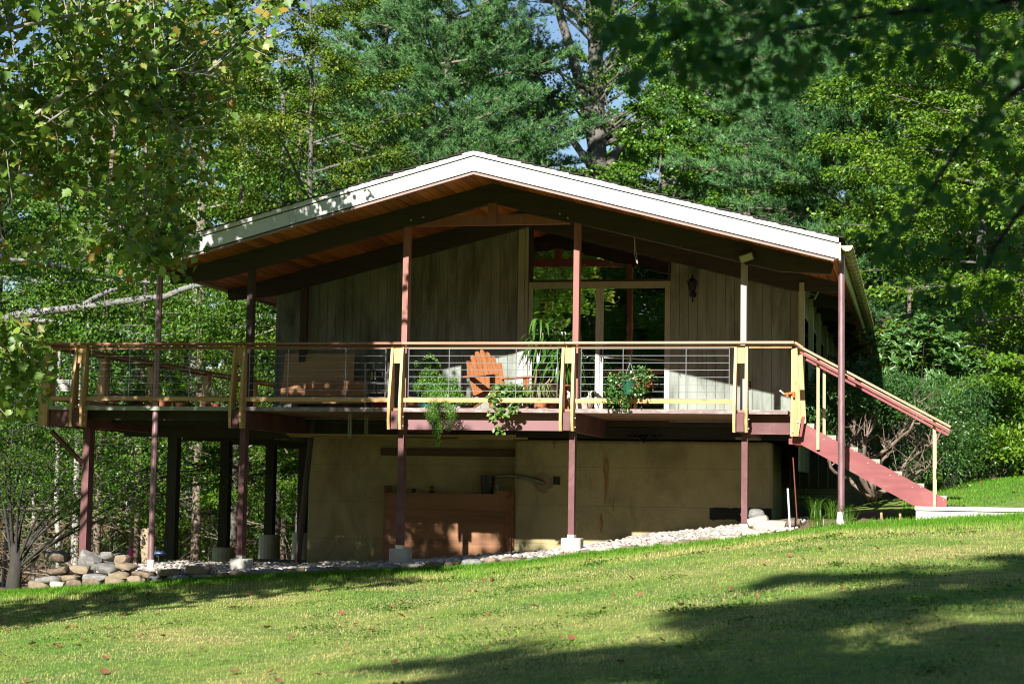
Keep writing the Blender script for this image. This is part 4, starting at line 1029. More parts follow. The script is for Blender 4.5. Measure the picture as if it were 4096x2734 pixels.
# shelf ladder with storage bins
yq = 1.75; xl, xr = W(1473,1600,yq)[0], W(1556,1600,yq)[0]
t = thing('shelf_rack', ((xl+xr)/2, yq, ZD), 'narrow white metal shelf rack holding bins left of the second railing post pair', 'rack')
rackm = surf('rack_paint', (0.42,0.43,0.38), 0.08, 6, 0.5)
for (xx, yy) in ((xl,yq-0.13),(xl+0.05,yq+0.15),(xr,yq-0.13),(xr,yq+0.15)):
    mb = MB(); mb.bar((xx,yy,ZD),(xx-0.02*(1 if xx<xl+0.1 else -1),yy,ZD+0.78),0.026,0.026,(0,1,0)); mb.build('leg', rackm, t)
for zz in (0.16,0.30,0.46):
    mb = MB(); mb.box(xl-0.02,xr+0.02,yq-0.15,yq+0.17,ZD+zz,ZD+zz+0.018); mb.build('shelf', rackm, t)
def bin_(x0,x1,y0,y1,z0,z1,mat,name,lb,sheets=False):
    t = thing(name, ((x0+x1)/2,(y0+y1)/2,z0), lb, 'bin')
    mb = MB(); k = 0.02
    vs = [(x0+k,y0+k,z0),(x1-k,y0+k,z0),(x1-k,y1-k,z0),(x0+k,y1-k,z0),(x0,y0,z1),(x1,y0,z1),(x1,y1,z1),(x0,y1,z1)]
    mb.add(vs, [(0,3,2,1),(0,1,5,4),(1,2,6,5),(2,3,7,6),(3,0,4,7)]); mb.box(x0-0.008,x1+0.008,y0-0.008,y0+0.004,z1-0.02,z1); mb.build('body', mat, t)
    if sheets:
        r_ = np.random.default_rng(2)
        for (u, w_, hh, c_) in ((0.08,0.06,0.9,(0.55,0.5,0.1)),(0.26,0.06,0.85,(0.5,0.5,0.5)),(0.5,0.09,0.12,(0.5,0.5,0.5)),(0.7,0.04,0.7,(0.45,0.45,0.45)),(0.84,0.07,0.9,(0.5,0.5,0.47))):
            mb = MB(); xa = x0+(x1-x0)*u; zc = z1-0.03; mb.box(xa,xa+w_*0.55,y0+0.001-0.012,y0-0.008+0.004,zc-(z1-z0)*hh*0.8,zc-0.01); mb.build('sheet', surf('paper', c_, 0.1, 40, 0.8, stain=(0.25,0.25,0.25), stain_amt=0.6, stain_scale=60), t)
bin_(xl+0.05,xr+0.0,yq-0.12,yq+0.14,ZD+0.48,ZD+0.68,M['black'],'storage_bin','upper black bin with paper sheets on the shelf rack',True)
bin_(xl+0.055,xr-0.01,yq-0.12,yq+0.14,ZD+0.18,ZD+0.285,M['black'],'storage_bin','lower black bin on the shelf rack')
bin_(xl+0.12,xr-0.005,yq-0.15,yq+0.1,ZD+0.002,ZD+0.15,surf('red_bin', (0.42,0.02,0.04), 0.08, 5, 0.4),'storage_bin','red plastic bin on the deck under the shelf rack')
# sheets and planks leaning on the wall
mb = MB(); a, b, c_, d_ = W(1139,1413,2.68), W(1418,1412,2.68), W(1414,1525,2.55), W(1131,1525,2.55)
vs = []
for off in (0,0.018):
    for q_ in (d_,c_,b,a): vs.append((q_[0],q_[1]+off,q_[2]))
mb.add(vs, [(0,1,2,3),(4,7,6,5),(0,4,5,1),(1,5,6,2),(2,6,7,3),(3,7,4,0)]); tag(mb.build('plywood_sheet', M['ply_pale']), 'pale plywood sheet leaning on the grey wall behind the planks', 'plywood')
for k,(pt,pb,pl,pr) in enumerate(((1522,1553,1127,1470),(1554,1583,1124,1474),(1584,1614,1121,1468))):
    mb = MB(); a, b = W(pl,(pt+pb)/2,2.42-0.02*k), W(pr,(pt+pb)/2,2.42-0.02*k); hh = W(pl,pt,2.42)[2]-W(pl,pb,2.42)[2]
    mb.bar(a,b,0.035,hh-0.006); tag(mb.build('plank', M['plank']), ('top','middle','bottom')[k]+' knotty orange plank stacked on edge against the grey wall', 'plank', 'planks stacked against the wall')
for k in range(9):
    x0 = rng.uniform(-5.1,-4.3); L_ = rng.uniform(0.5,1.5); yy = rng.uniform(0.9,2.2); zz = ZD+0.012+0.03*(k%2)
    mb = MB(); mb.bar((x0,yy,zz),(x0+L_,yy+rng.uniform(-.1,.1),zz),rng.uniform(.06,.12),0.024)
    tag(mb.build('lumber_board', M['lumber']), 'loose offcut board lying flat on the deck below the planks', 'board', 'offcuts on the deck')
for k in range(5):
    p = W(1655, 1612-14.5*k, 1.9); mb = MB(); mb.box(p[0]-0.13,p[0]+0.13+0.01*(k%2),1.9,2.1,ZD+0.004+k*0.055,ZD+0.05+k*0.055)
    tag(mb.build('timber_block', M['plank']), ('lowest','second','middle','fourth','topmost')[k]+' reddish timber block in the stack left of the teal pot', 'timber block', 'timber blocks stacked left of the teal pot')
# ------------------------------------------------------------------ leaves and plants
TPL = {
 'diamond': (np.array([(0,0,0),(.45,-.5,.10),(1,0,-.08),(.45,.5,.10)]), [(0,1,2),(0,2,3)]),
 'oval': (np.array([(0,0,0),(.28,-.42,.08),(.70,-.40,.06),(1,0,-.10),(.70,.40,.06),(.28,.42,.08),(.5,0,-.02)]), [(0,1,6),(1,2,6),(2,3,6),(3,4,6),(4,5,6),(5,0,6)]),
 'spoon': (np.array([(0,0,0),(.35,-.22,.04),(.75,-.42,.07),(1,-.15,.0),(1,.15,.0),(.75,.42,.07),(.35,.22,.04)]), [(0,1,6),(1,2,6),(2,5,6),(2,3,5),(3,4,5)]),
}
def _lobes():
    pr = [(0.0,0.02),(-20,.0)]
    pts = [(0,0)]
    for a, r in ((-150,.30),(-118,.42),(-100,.30),(-72,.62),(-52,.44),(-38,.56),(-22,.50),(0,.78),(22,.50),(38,.56),(52,.44),(72,.62),(100,.30),(118,.42),(150,.30)):
        an = math.radians(a); pts.append((0.30 + r*math.cos(an), r*math.sin(an)))
    v = [(0.28,0,-.02)] + [(x, y, 0.10*abs(y) - 0.10*(x-0.3)**2) for x, y in pts]
    n = len(pts); return np.array(v), [(0, i+1, (i+1) % n + 1) for i in range(n)]
TPL['lobed'] = _lobes()
def unit(a): return a / (np.linalg.norm(a, axis=-1, keepdims=True) + 1e-9)
def leaves(pos, dirv, nrm, L, Wd, tpl, curl=None):
    """arrays of leaves: one template turned, scaled and placed at every position"""
    tv, tf = TPL[tpl]; tf = np.array(tf)
    d = unit(dirv); s = unit(np.cross(nrm, d)); u = np.cross(d, s)
    L = np.broadcast_to(L, len(pos)); Wd = np.broadcast_to(Wd, len(pos))
    v = (pos[:,None,:] + tv[None,:,0,None]*(d*L[:,None])[:,None,:] + tv[None,:,1,None]*(s*Wd[:,None])[:,None,:]
         + tv[None,:,2,None]*(u*L[:,None])[:,None,:])
    k = len(tv); f = tf[None] + (np.arange(len(pos))*k)[:,None,None]
    return v.reshape(-1,3), f.reshape(-1,3)
def needles(pos, axis, L, n, spread, width, rng):
    """tufts of needles: n thin blades fanning round axis at each position"""
    N_ = len(pos); a = unit(axis)[:,None,:] + spread*rng.normal(size=(N_,n,3)); a = unit(a)
    ln = L*rng.uniform(0.7,1.15,(N_,n,1))
    side = unit(np.cross(a, rng.normal(size=(N_,n,3))))*width
    b = pos[:,None,:] + 0.01*rng.normal(size=(N_,n,3))
    v = np.stack([b - side*0.5, b + side*0.5, b + a*ln], 2).reshape(-1,3)
    return v, np.arange(len(v)).reshape(-1,3)
def strap(pts, w, twist=0.0, mid=0.0):
    """one arching blade as a ribbon; returns verts, tris"""
    pts = np.asarray(pts, float); k = len(pts); t = np.gradient(pts, axis=0)
    s = unit(np.cross(t, np.array([0,0,1.0]) + 1e-3)); u = np.linspace(0,1,k)
    ww = (w*np.clip(np.minimum(u*5+0.35, 1)*np.sqrt(np.clip(1-u**2.2,0,1)),0.02,1))[:,None]/2
    dz = np.array([0,0,1.0])*0.25*ww
    v = np.concatenate([pts - s*ww + dz, pts, pts + s*ww + dz]); f = []
    for i in range(k-1):
        for o in (0,k): f += [(o+i,o+i+1,o+k+i+1),(o+i,o+k+i+1,o+k+i)]
    return v, f
class Tris:
    def __init__(s): s.v=[]; s.f=[]; s.n=0
    def add(s, v, f):
        f = np.asarray(f); s.v.append(v); s.f.append(f + s.n); s.n += len(v)
    def get(s): return np.concatenate(s.v), np.concatenate(s.f)

LM = {}
LM['sycamore'] = leafmat('sycamore_leaf', [(0.07,0.15,0.012),(0.11,0.22,0.02),(0.16,0.29,0.03),(0.23,0.37,0.05),(0.31,0.42,0.08),(0.42,0.28,0.05)], 0.45, 0.028, 0.3, 0.45, pscale=0.5)
LM['beech'] = leafmat('beech_leaf', [(0.05,0.12,0.008),(0.09,0.18,0.012),(0.15,0.24,0.018),(0.24,0.29,0.028),(0.36,0.27,0.035)], 0.40, 0.025, 0.7)
LM['lime'] = leafmat('lime_birch_leaf', [(0.06,0.15,0.010),(0.11,0.23,0.015),(0.18,0.32,0.022),(0.30,0.40,0.04)], 0.40, 0.025, 0.6)  # own lime green, dark to pale from leaf to leaf
LM['maple'] = leafmat('green_maple_leaf', [(0.045,0.13,0.010),(0.08,0.20,0.016),(0.13,0.28,0.026),(0.20,0.33,0.035)], 0.38, 0.03, 0.6)
LM['shade'] = leafmat('understory_leaf', [(0.035,0.11,0.010),(0.07,0.18,0.016),(0.13,0.26,0.022),(0.22,0.32,0.03)], 0.40, 0.025, 0.7)
LM['redmaple'] = leafmat('turning_maple_leaf', [(0.05,0.17,0.022),(0.07,0.22,0.028),(0.10,0.26,0.034),(0.14,0.24,0.035),(0.30,0.03,0.03)], 0.45, 0.02, 0.8, pscale=1.2)
LM['pine'] = leafmat('pine_needle', [(0.04,0.13,0.038),(0.08,0.21,0.062),(0.14,0.31,0.095),(0.28,0.44,0.13)], 0.12, 0.03, 0.6, 0.45)
LM['yew'] = leafmat('yew_leaf', [(0.025,0.085,0.018),(0.055,0.145,0.03),(0.11,0.23,0.045)], 0.2, 0.03, 0.6)
LM['rhodo'] = leafmat('rhododendron_leaf', [(0.04,0.12,0.02),(0.08,0.18,0.035),(0.14,0.28,0.06)], 0.25, 0.05, 0.5, 0.35)
LM['yellow'] = leafmat('yellowing_leaf', [(0.20,0.24,0.02),(0.36,0.34,0.03),(0.42,0.36,0.05)], 0.4, 0.05, 0.6)
LM['fern'] = leafmat('asparagus_fern_leaf', [(0.09,0.24,0.02),(0.16,0.36,0.035),(0.26,0.44,0.06)], 0.4, 0.06, 0.5)
LM['strap'] = leafmat('strap_leaf', [(0.035,0.115,0.016),(0.06,0.17,0.022),(0.14,0.30,0.05)], 0.35, 0.05, 0.3, 0.3)
LM['spider'] = leafmat('striped_spider_leaf', [(0.12,0.2,0.05),(0.28,0.34,0.14),(0.45,0.46,0.25)], 0.35, 0.07, 0.2)
LM['coleus'] = leafmat('trailing_leaf', [(0.06,0.15,0.02),(0.12,0.23,0.04),(0.24,0.36,0.09)], 0.35, 0.03, 0.4)
LM['jade'] = leafmat('jade_leaf', [(0.035,0.11,0.018),(0.06,0.16,0.025),(0.13,0.28,0.05)], 0.25, 0.04, 0.3, 0.3)
LM['flower'] = leafmat('orange_flower', [(0.55,0.12,0.03),(0.65,0.2,0.06),(0.7,0.33,0.16)], 0.3, 0.05, 0.3)
LM['dead'] = leafmat('fallen_leaf', [(0.15,0.045,0.02),(0.27,0.085,0.04),(0.36,0.17,0.09),(0.45,0.27,0.17)], 0.25, 0.04, 0.2)
BARK = {
 'grey': surf('grey_bark', (0.13,0.12,0.10), 0.4, 3.5, 0.9, (4,4,0.7), bump=0.6, bscale=14, stain=(0.26,0.24,0.21), stain_amt=0.5, stain_scale=2.5, obj=True),
 'pale': surf('pale_beech_bark', (0.36,0.33,0.29), 0.3, 3, 0.8, (3,3,0.8), bump=0.3, stain=(0.17,0.15,0.13), stain_amt=0.6, stain_scale=2, obj=True),
 'birch': surf('birch_bark', (0.42,0.39,0.35), 0.15, 3, 0.7, (1,1,4), bump=0.2, stain=(0.08,0.07,0.06), stain_amt=0.9, stain_scale=3, stain_stretch=(0.6,0.6,5), obj=True),
 'pine': surf('pine_bark', (0.22,0.165,0.13), 0.4, 4, 0.95, (5,5,1.2), bump=0.8, bscale=12, stain=(0.34,0.28,0.24), stain_amt=0.6, stain_scale=3, obj=True),
 'dark': surf('dark_bark', (0.05,0.045,0.038), 0.3, 4, 0.9, (4,4,1), bump=0.5, obj=True),
 'twig': surf('dead_twig', (0.27,0.21,0.16), 0.3, 5, 0.9, obj=True),
}
def bent(p, q, n, wob, rng, sag=0.0):
    u = np.linspace(0,1,n)[:,None]; p = np.asarray(p,float); q = np.asarray(q,float)
    w = rng.normal(size=(n,3))*wob; w[0] = 0; w = np.cumsum(w,0)*u
    r = p*(1-u) + q*u + w*0.5; r[:,2] -= sag*(u[:,0]**2); return r
def tree_root(name, x, y, label, cat, group=None, z=None):
    return thing(name, (x, y, float(ground_z(x, y)) if z is None else z), label, cat, group)

def broad_tree(name, x, y, H, R, base, label, seed, leaf='beech', bark='pale', n_limb=30, n_leaf=26000, size=0.075, asp=0.62, tr=0.16, cat='tree', group='trees of the wood behind the house',
               layer=0.5, tpl='diamond', top=1.0, twig_show=0.5, jit=0.13, lean=(0,0), squash=1.0):
    """trunk with limbs and twigs; leaves sit in sprays along the twigs"""
    rng = np.random.default_rng(seed); t = tree_root(name, x, y, label, cat, group); z0 = t.location.z
    wood_ = MB(); tp = bent((x,y,z0-0.2), (x+lean[0],y+lean[1],z0+H*0.95), 9, 0.05*H/10, rng)
    wood_.tube(tp, np.linspace(tr, 0.02, 9), 9)
    TP = []; TD = []; TL = []
    for i in range(n_limb):
        h = base + (1-base)*((i+rng.uniform(0,1))/n_limb)*0.98
        o = np.array([np.interp(h, np.linspace(0,0.95/0.95,9), tp[:,k]) for k in range(3)])
        az = i*2.39996 + rng.uniform(-.5,.5)
        prof = math.sin(math.pi*min(1, max(0.0, (h-base*0.55)/(1.08-base*0.55)))**0.8)**0.7 * (top if h > .7 else 1)
        ln = R*max(0.25, prof)*rng.uniform(0.7,1.12)
        el = rng.uniform(0.05,0.55) + 0.5*(h-0.5)
        d = np.array([math.cos(az)*math.cos(el), math.sin(az)*math.cos(el), math.sin(el)*squash])
        pl = bent(o, o+d*ln, 7, 0.05*ln, rng, sag=0.12*ln)
        wood_.tube(pl, np.linspace(max(0.012, tr*0.32*ln/R), 0.006, 7), 5, False)
        for j in range(rng.integers(10,15)):
            u = rng.uniform(0.22,1.0); b = np.array([np.interp(u, np.linspace(0,1,7), pl[:,k]) for k in range(3)])
            side = rng.choice([-1,1]); a = rng.uniform(0.4,1.2)*side
            td = np.array([d[0]*math.cos(a)-d[1]*math.sin(a), d[0]*math.sin(a)+d[1]*math.cos(a), rng.uniform(-.25,.45)])
            tl = ln*rng.uniform(0.18,0.42)*(1.25-u*0.6)
            TP.append(b); TD.append(unit(td)); TL.append(tl)
            if rng.random() < twig_show: wood_.tube(np.array([b, b+unit(td)*tl*0.6+[0,0,.02], b+unit(td)*tl*0.95]), [0.008,0.005,0.002], 3, False)
    wood_.build('trunk', BARK[bark], t, smooth=True)
    TP = np.array(TP); TD = np.array(TD); TL = np.array(TL)
    w = TL/TL.sum()*(0.5+rng.random(len(TL))); w /= w.sum(); idx = rng.choice(len(TP), n_leaf, p=w)
    u = rng.beta(1.6,1.1,n_leaf); pos = TP[idx] + TD[idx]*(TL[idx]*u)[:,None]
    jj = jit*0.8*(0.4+TL[idx]/TL.mean()*0.6)
    pos = pos + rng.normal(size=(n_leaf,3))*np.stack([jj,jj,jj*0.55],1); pos[:,2] -= 0.10*TL[idx]*u*u
    dr = TD[idx] + rng.normal(size=(n_leaf,3))*0.55; dr[:,2] -= 0.35
    nr = np.array([0,0,1.0])*layer + rng.normal(size=(n_leaf,3))*0.45 + np.array([0,-0.25,0.0])
    L = size*rng.uniform(0.65,1.25,n_leaf)
    v, f = leaves(pos, dr, nr, L, L*asp, tpl)
    fast_mesh('crown', v, f, LM[leaf], t)
    return t
def pine_tree(name, x, y, H, R, base, label, seed, n_whorl=14, per=5, tuft=0.11, dens=1.0, group='trees of the wood behind the house', tr=0.2, droop=0.1, width=0.011, taper=0.62):
    rng = np.random.default_rng(seed); t = tree_root(name, x, y, label, 'pine tree', group); z0 = t.location.z
    wd = MB(); tp = bent((x,y,z0-0.2),(x,y,z0+H),8,0.03,rng); wd.tube(tp, np.linspace(tr,0.03,8), 9)
    P_=[]; A_=[]
    for i in range(n_whorl):
        h = base + (1-base)*(i/n_whorl); o = tp[0] + (tp[-1]-tp[0])*h; ln0 = R*(1-h*taper+0.05*rng.normal())*min(1,0.7+h)
        for j in range(per):
            az = j*2*math.pi/per + i*0.7 + rng.uniform(-.35,.35); ln = ln0*rng.uniform(0.75,1.15); el = rng.uniform(-0.05,0.25)
            d = np.array([math.cos(az), math.sin(az), el]); pl = bent(o, o+d*ln, 7, 0.03*ln, rng, sag=-droop*ln)
            wd.tube(pl, np.linspace(0.035,0.008,7), 5, False)
            nb = int(ln*9*dens)
            for b in range(nb):
                u = rng.uniform(0.14,1.0); q = np.array([np.interp(u, np.linspace(0,1,7), pl[:,k]) for k in range(3)])
                a = rng.uniform(0.35,1.05)*rng.choice([-1,1]); bl = ln*rng.uniform(0.12,0.30)*(1.3-0.7*u)
                td = unit(np.array([d[0]*math.cos(a)-d[1]*math.sin(a), d[0]*math.sin(a)+d[1]*math.cos(a), rng.uniform(0.0,0.45)]))
                k = max(3, int(bl*15))
                uu = (np.arange(k)+rng.random(k))/k
                P_.append(q + td*(bl*uu)[:,None] + rng.normal(size=(k,3))*np.array([.045,.045,.035]) + np.array([0,0,0.09])*uu[:,None])
                A_.append(td + np.array([0,-0.12,0.45]) + rng.normal(size=(k,3))*0.3)
                if rng.random() < 0.3: wd.tube(np.array([q, q+td*bl*0.9]), [0.010,0.004], 3, False)
    wd.build('trunk', BARK['pine'], t, smooth=True)
    P_ = np.concatenate(P_); A_ = np.concatenate(A_)
    v, f = needles(P_, A_, tuft, 14, 0.55, width, rng)
    fast_mesh('crown', v, f, LM['pine'], t)
    return t
def bush(name, x, y, rx, ry, rz, zc, label, seed, leaf, n, size, asp=0.5, tpl='diamond', cat='shrub', group=None, nst=9, bark='dark', shell=0.6, up=0.6, whorl=False):
    rng = np.random.default_rng(seed); t = tree_root(name, x, y, label, cat, group); z0 = t.location.z
    wd = MB(); tips = []
    for i in range(nst):
        d = unit(rng.normal(size=3)*[1,1,.5]+[0,0,.6]); q = np.array([x,y,z0+zc]) + d*np.array([rx,ry,rz])*rng.uniform(.55,.9)
        wd.tube(bent((x+rng.normal()*.1*rx,y+rng.normal()*.1*ry,z0-.1), q, 6, 0.04, rng), np.linspace(0.022,0.005,6), 5, False)
    wd.build('stems', BARK[bark], t, smooth=True)
    m_ = max(40, n//40); d = unit(rng.normal(size=(m_,3))); d[:,2] = np.where(d[:,2] < -0.5, -d[:,2], d[:,2])
    rad = shell + (1.05-shell)*rng.random(m_)**0.7
    bmp = 1 + 0.16*np.sin(d[:,0]*5+seed)+0.14*np.sin(d[:,2]*6+seed*2)
    cl = np.array([x,y,z0+zc]) + d*np.array([rx,ry,rz])*(rad*bmp)[:,None]
    if whorl:
        k = 9; nn = n//k; idx = rng.integers(0,m_,nn); c0 = cl[idx] + rng.normal(size=(nn,3))*0.11
        ax = unit(d[idx]*0.5 + [0,-.25,.8] + rng.normal(size=(nn,3))*.25)
        pos = np.repeat(c0,k,0); axr = np.repeat(ax,k,0)
        dr = axr*0.45 + unit(np.cross(axr, rng.normal(size=(nn*k,3)))); nr = axr + rng.normal(size=(nn*k,3))*.15; n = nn*k
    else:
        idx = rng.integers(0,m_,n); pos = cl[idx] + rng.normal(size=(n,3))*np.array([.13,.13,.09])*(0.5+0.35*(rx+rz))
        dr = d[idx] + rng.normal(size=(n,3))*0.7; dr[:,2] -= 0.1; nr = np.array([0,-.3,1.0])*up + d[idx]*.35 + rng.normal(size=(n,3))*0.45
    L = size*rng.uniform(.65,1.25,n); v, f = leaves(pos, dr, nr, L, L*asp, tpl)
    pz = v[:,2] > z0-0.05
    fast_mesh('foliage', v, f, LM[leaf], t)
    return t

# ---- pots and plants on the deck ---------------------------------------------------
def pot(t, c, r0, r1, h, mat, name='pot'):
    mb = MB(); mb.lathe(c, [(r0,0),(r1,h*0.93),(r1*1.05,h*0.93),(r1*1.05,h),(r1*0.9,h),(r1*0.85,h*0.8)], 20, False)
    mb.lathe((c[0],c[1],c[2]+h*0.85), [(0.001,0),(r1*0.88,0.0)], 16, False)
    return mb.build(name, mat, t, smooth='auto')
def feathery(T, base, tip, n, rng, spread=0.06, size=0.022, sag=0.0):
    pl = bent(base, tip, 8, 0.015, rng, sag)
    u = rng.beta(1.3,0.9,n); pos = np.stack([np.interp(u, np.linspace(0,1,8), pl[:,k]) for k in range(3)],1) + rng.normal(size=(n,3))*spread*(0.5+0.6*(1-u))[:,None]
    d = rng.normal(size=(n,3)); v, f = leaves(pos, d, rng.normal(size=(n,3))+[0,-.5,.5], size*rng.uniform(.7,1.3,n), size*0.42, 'diamond'); T.add(v, f)
rng = np.random.default_rng(77)
yF = 0.55; p = W(1712, 1620, yF)
t = thing('potted_fern', (p[0],yF,ZD), 'bushy bright green asparagus fern in a teal pot, trailing over the deck edge', 'potted plant')
zr = W(1700,1540,yF)[2]; pot(t, (p[0],yF,ZD), 0.12, 0.185, zr-ZD, surf('teal_glaze', (0.012,0.07,0.08), 0.25, 6, 0.3, spec=0.6))
T = Tris(); c0 = np.array([p[0],yF,zr])
def blobf(cx,cy_,rx,ry,n,yv):
    q_ = W(cx,cy_,yv); s_ = 288.0
    for k in range(n):
        d = rng.normal(size=3); d = d/np.linalg.norm(d)*rng.random()**0.4
        e = q_ + d*np.array([rx/s_, 0.22, ry/s_]); feathery(T, c0*0.4+e*0.6-[0,0,.03], e, 150, rng, 0.032, 0.034)
blobf(1700,1550,36,50,30,yF-.1); blobf(1733,1445,28,36,26,yF); blobf(1735,1500,48,36,40,yF); blobf(1765,1540,88,42,62,yF-.05); blobf(1800,1585,80,34,40,yF-.15); blobf(1850,1607,70,12,18,yF-.3); blobf(1720,1560,40,40,22,yF-.05)
for (x1,y1) in ((1622,1428),(1640,1455),(1665,1440),(1618,1520),(1640,1510),(1625,1540),(1660,1480)):
    feathery(T, c0+[0,0,.02], W(x1,y1,yF+.05), 130, rng, 0.035, 0.024)
for (xa,ya,xb,yb,n_) in ((1730,1610,1757,1776,900),(1722,1612,1745,1740,600),(1745,1612,1765,1730,500),(1715,1612,1722,1690,350),(1790,1612,1812,1690,420),(1780,1612,1800,1710,300),(1800,1612,1822,1665,200)):
    a = W(xa,ya,-.12); b = W(xb,yb,-.22); feathery(T, a, b, n_, rng, 0.032, 0.026)
for (xa,xb) in ((1735,1745),(1790,1790)): feathery(T, c0, W(xa,1612,-.12), 500, rng, 0.045, 0.026)
v, f = T.get(); fast_mesh('foliage', v, f, LM['fern'], t)

yC = 0.25; p = W(2035, 1622, yC)
t = thing('trailing_plant', (p[0],yC,ZD), 'broad leaved plant spilling over the deck edge in front of the adirondack chair', 'potted plant')
pot(t, (p[0],yC,ZD), 0.10, 0.15, 0.19, surf('dark_pot', (0.05,0.04,0.035), 0.2, 6, 0.5))
T = Tris(); n = 420; cxp = rng.normal(2040,34,n); cyp = rng.normal(1575,22,n)
pos = np.array([W(a,b,yC+rng.uniform(-.22,.2)) for a,b in zip(cxp,cyp)])
extra = [(1985,1600),(1975,1625),(1995,1640),(2000,1655),(2035,1650),(2045,1640),(1970,1590),(2060,1625)]
ex = np.array([W(a+rng.normal()*9,b+rng.normal()*8,-.15+rng.uniform(-.06,.1)) for a,b in extra for _ in range(10)])
ex2 = np.array([W(a+rng.normal()*7,b+rng.normal()*5,-.2) for a,b in ((1973,1660),(1973,1675),(1988,1702),(1998,1715),(2000,1722),(1980,1712),(2040,1648),(2050,1650),(2030,1660)) for _ in range(3)])
pos = np.concatenate([pos,ex,ex2]); n = len(pos)
dr = rng.normal(size=(n,3))*[1,.6,.5]+[0,-.5,-.25]; nr = rng.normal(size=(n,3))*.4+[0,-.7,.7]; L = rng.uniform(.05,.085,n)
v,f = leaves(pos,dr,nr,L,L*.72,'oval'); fast_mesh('foliage', v, f, LM['coleus'], t)
mb = MB(); mb.tube(np.array([W(1990,1625,-.1),W(1978,1655,-.18),W(1985,1690,-.2),W(1998,1720,-.2)]), 0.004, 5)
for k in range(6): mb.tube(np.array([(p[0],yC,ZD+.15), W(1975+25*k,1590,yC-.1), W(1965+28*k,1600,-.05)]), 0.004, 4)
mb.build('stems', LM['coleus'], t)

yS = 0.75; p = W(2160, 1620, yS)
t = thing('spider_plant', (p[0],yS,ZD+0.045), 'striped pale spider plant in a terracotta pot on a wooden stand', 'potted plant')
pot(t, (p[0],yS,ZD+0.045), 0.085, 0.12, 0.15, surf('terracotta', (0.42,0.17,0.09), 0.12, 6, 0.8))
T = Tris(); c0 = np.array([p[0],yS,ZD+0.19])
for k in range(150):
    az = rng.uniform(0,2*math.pi); ln = rng.uniform(.18,.42); hh = rng.uniform(.08,.30)
    u = np.linspace(0,1,7)[:,None]; d = np.array([math.cos(az),math.sin(az),0])
    T.add(*strap(c0 + d*ln*u + np.array([0,0,1])*(hh*4*u*(1-u*0.85)*0.7 - 0.10*u**3), rng.uniform(.012,.02)))
v,f = T.get(); fast_mesh('foliage', v, f, LM['spider'], t)
mb = MB(); a,b = W(2117,1630,yS)[0],W(2198,1630,yS)[0]; mb.box(a,b,yS-.14,yS+.14,ZD+.003,ZD+.043); tag(mb.build('wooden_stand', cedar), 'low wooden stand under the terracotta pot of the spider plant', 'stand')

yD = 1.75; p = W(2130, 1600, yD)
t = thing('corn_plant', (p[0],yD,ZD), 'tall corn plant with long drooping leaves behind the spider plant', 'potted plant')
pot(t, (p[0],yD,ZD), 0.12, 0.16, 0.24, surf('blue_black_pot', (0.02,0.03,0.05), 0.2, 6, 0.35))
heads = [W(2165,1400,yD),W(2195,1450,yD-.1),W(2240,1490,yD-.2),W(2165,1330,yD+.05),W(2255,1440,yD)]
mb = MB()
for h in heads: mb.tube(bent((p[0],yD,ZD+.2), h, 6, 0.02, rng), np.linspace(.018,.012,6), 7)
mb.build('canes', surf('ringed_cane', (0.30,0.21,0.12), 0.3, 25, 0.7, (1,1,5)), t, smooth=True)
T = Tris()
for hi, h in enumerate(heads):
    for k in range(38 if hi != 3 else 18):
        az = rng.uniform(0,2*math.pi); ln = rng.uniform(.2,.42); up_ = rng.uniform(.05,.34) if hi != 3 else rng.uniform(.18,.36)
        u = np.linspace(0,1,8)[:,None]; d = np.array([math.cos(az),math.sin(az),0])
        T.add(*strap(h + d*ln*(u**0.8) + np.array([0,0,1])*(up_*2.2*u*(1-u*0.6) - rng.uniform(.15,.5)*u**2.6), rng.uniform(.045,.08)))
v,f = T.get(); fast_mesh('foliage', v, f, LM['strap'], t)

yH = -0.19; p = W(2516, 1574, yH); zt_ = W(2516,1522,yH)[2]
t = thing('hanging_basket', p, 'green hanging basket of jade leaves and orange flowers hooked on the railing', 'hanging basket')
gp = surf('green_plastic_pot', (0.02,0.10,0.055), 0.15, 6, 0.4)
mb = MB(); mb.lathe(p, [(0.07,0),(0.10,(zt_-p[2])*.9),(0.108,(zt_-p[2])*.9),(0.108,zt_-p[2]),(0.09,zt_-p[2])], 18, False); mb.lathe((p[0],p[1],p[2]-.012),[(.001,0),(.085,0),(.09,.02)],16,False); mb.build('pot', gp, t, smooth='auto')
hk = W(2522,1424,-0.06)
mb = MB()
for k in range(3):
    a = 2*math.pi*k/3+.5; mb.tube([(p[0]+.10*math.cos(a),p[1]+.10*math.sin(a),zt_), hk+[0,-.02,-.08], hk+[0,-.015,0]], 0.0035, 5)
mb.tube([hk+[0,-.02,-.09],hk+[0,-.02,-.01],hk+[0.005,.01,.02],hk+[0.002,.045,.0]],0.006,6); mb.build('hanger', gp, t)
T = Tris(); n = 420; st_ = []
for (cx_,cy_,sx,sy,nn) in ((2455,1550,18,28,120),(2470,1520,22,12,70),(2515,1570,30,14,70),(2570,1515,26,12,60),(2570,1490,12,12,16),(2567,1483,6,10,26),(2540,1490,8,8,16),(2450,1600,14,8,36),(2497,1605,10,16,60),(2562,1560,12,12,40),(2510,1505,10,8,20)):
    for _ in range(int(nn*1.5)): st_.append(W(rng.normal(cx_,sx),rng.normal(cy_,sy),yH+rng.normal()*.07))
pos = np.array(st_); n = len(pos); dr = rng.normal(size=(n,3))+[0,-.4,.3]; L = rng.uniform(.030,.056,n)
v,f = leaves(pos,dr,rng.normal(size=(n,3))*.5+[0,-.7,.6],L,L*.7,'spoon'); fast_mesh('foliage', v, f, LM['jade'], t)
mb = MB(); c0 = np.array([p[0],p[1],zt_])
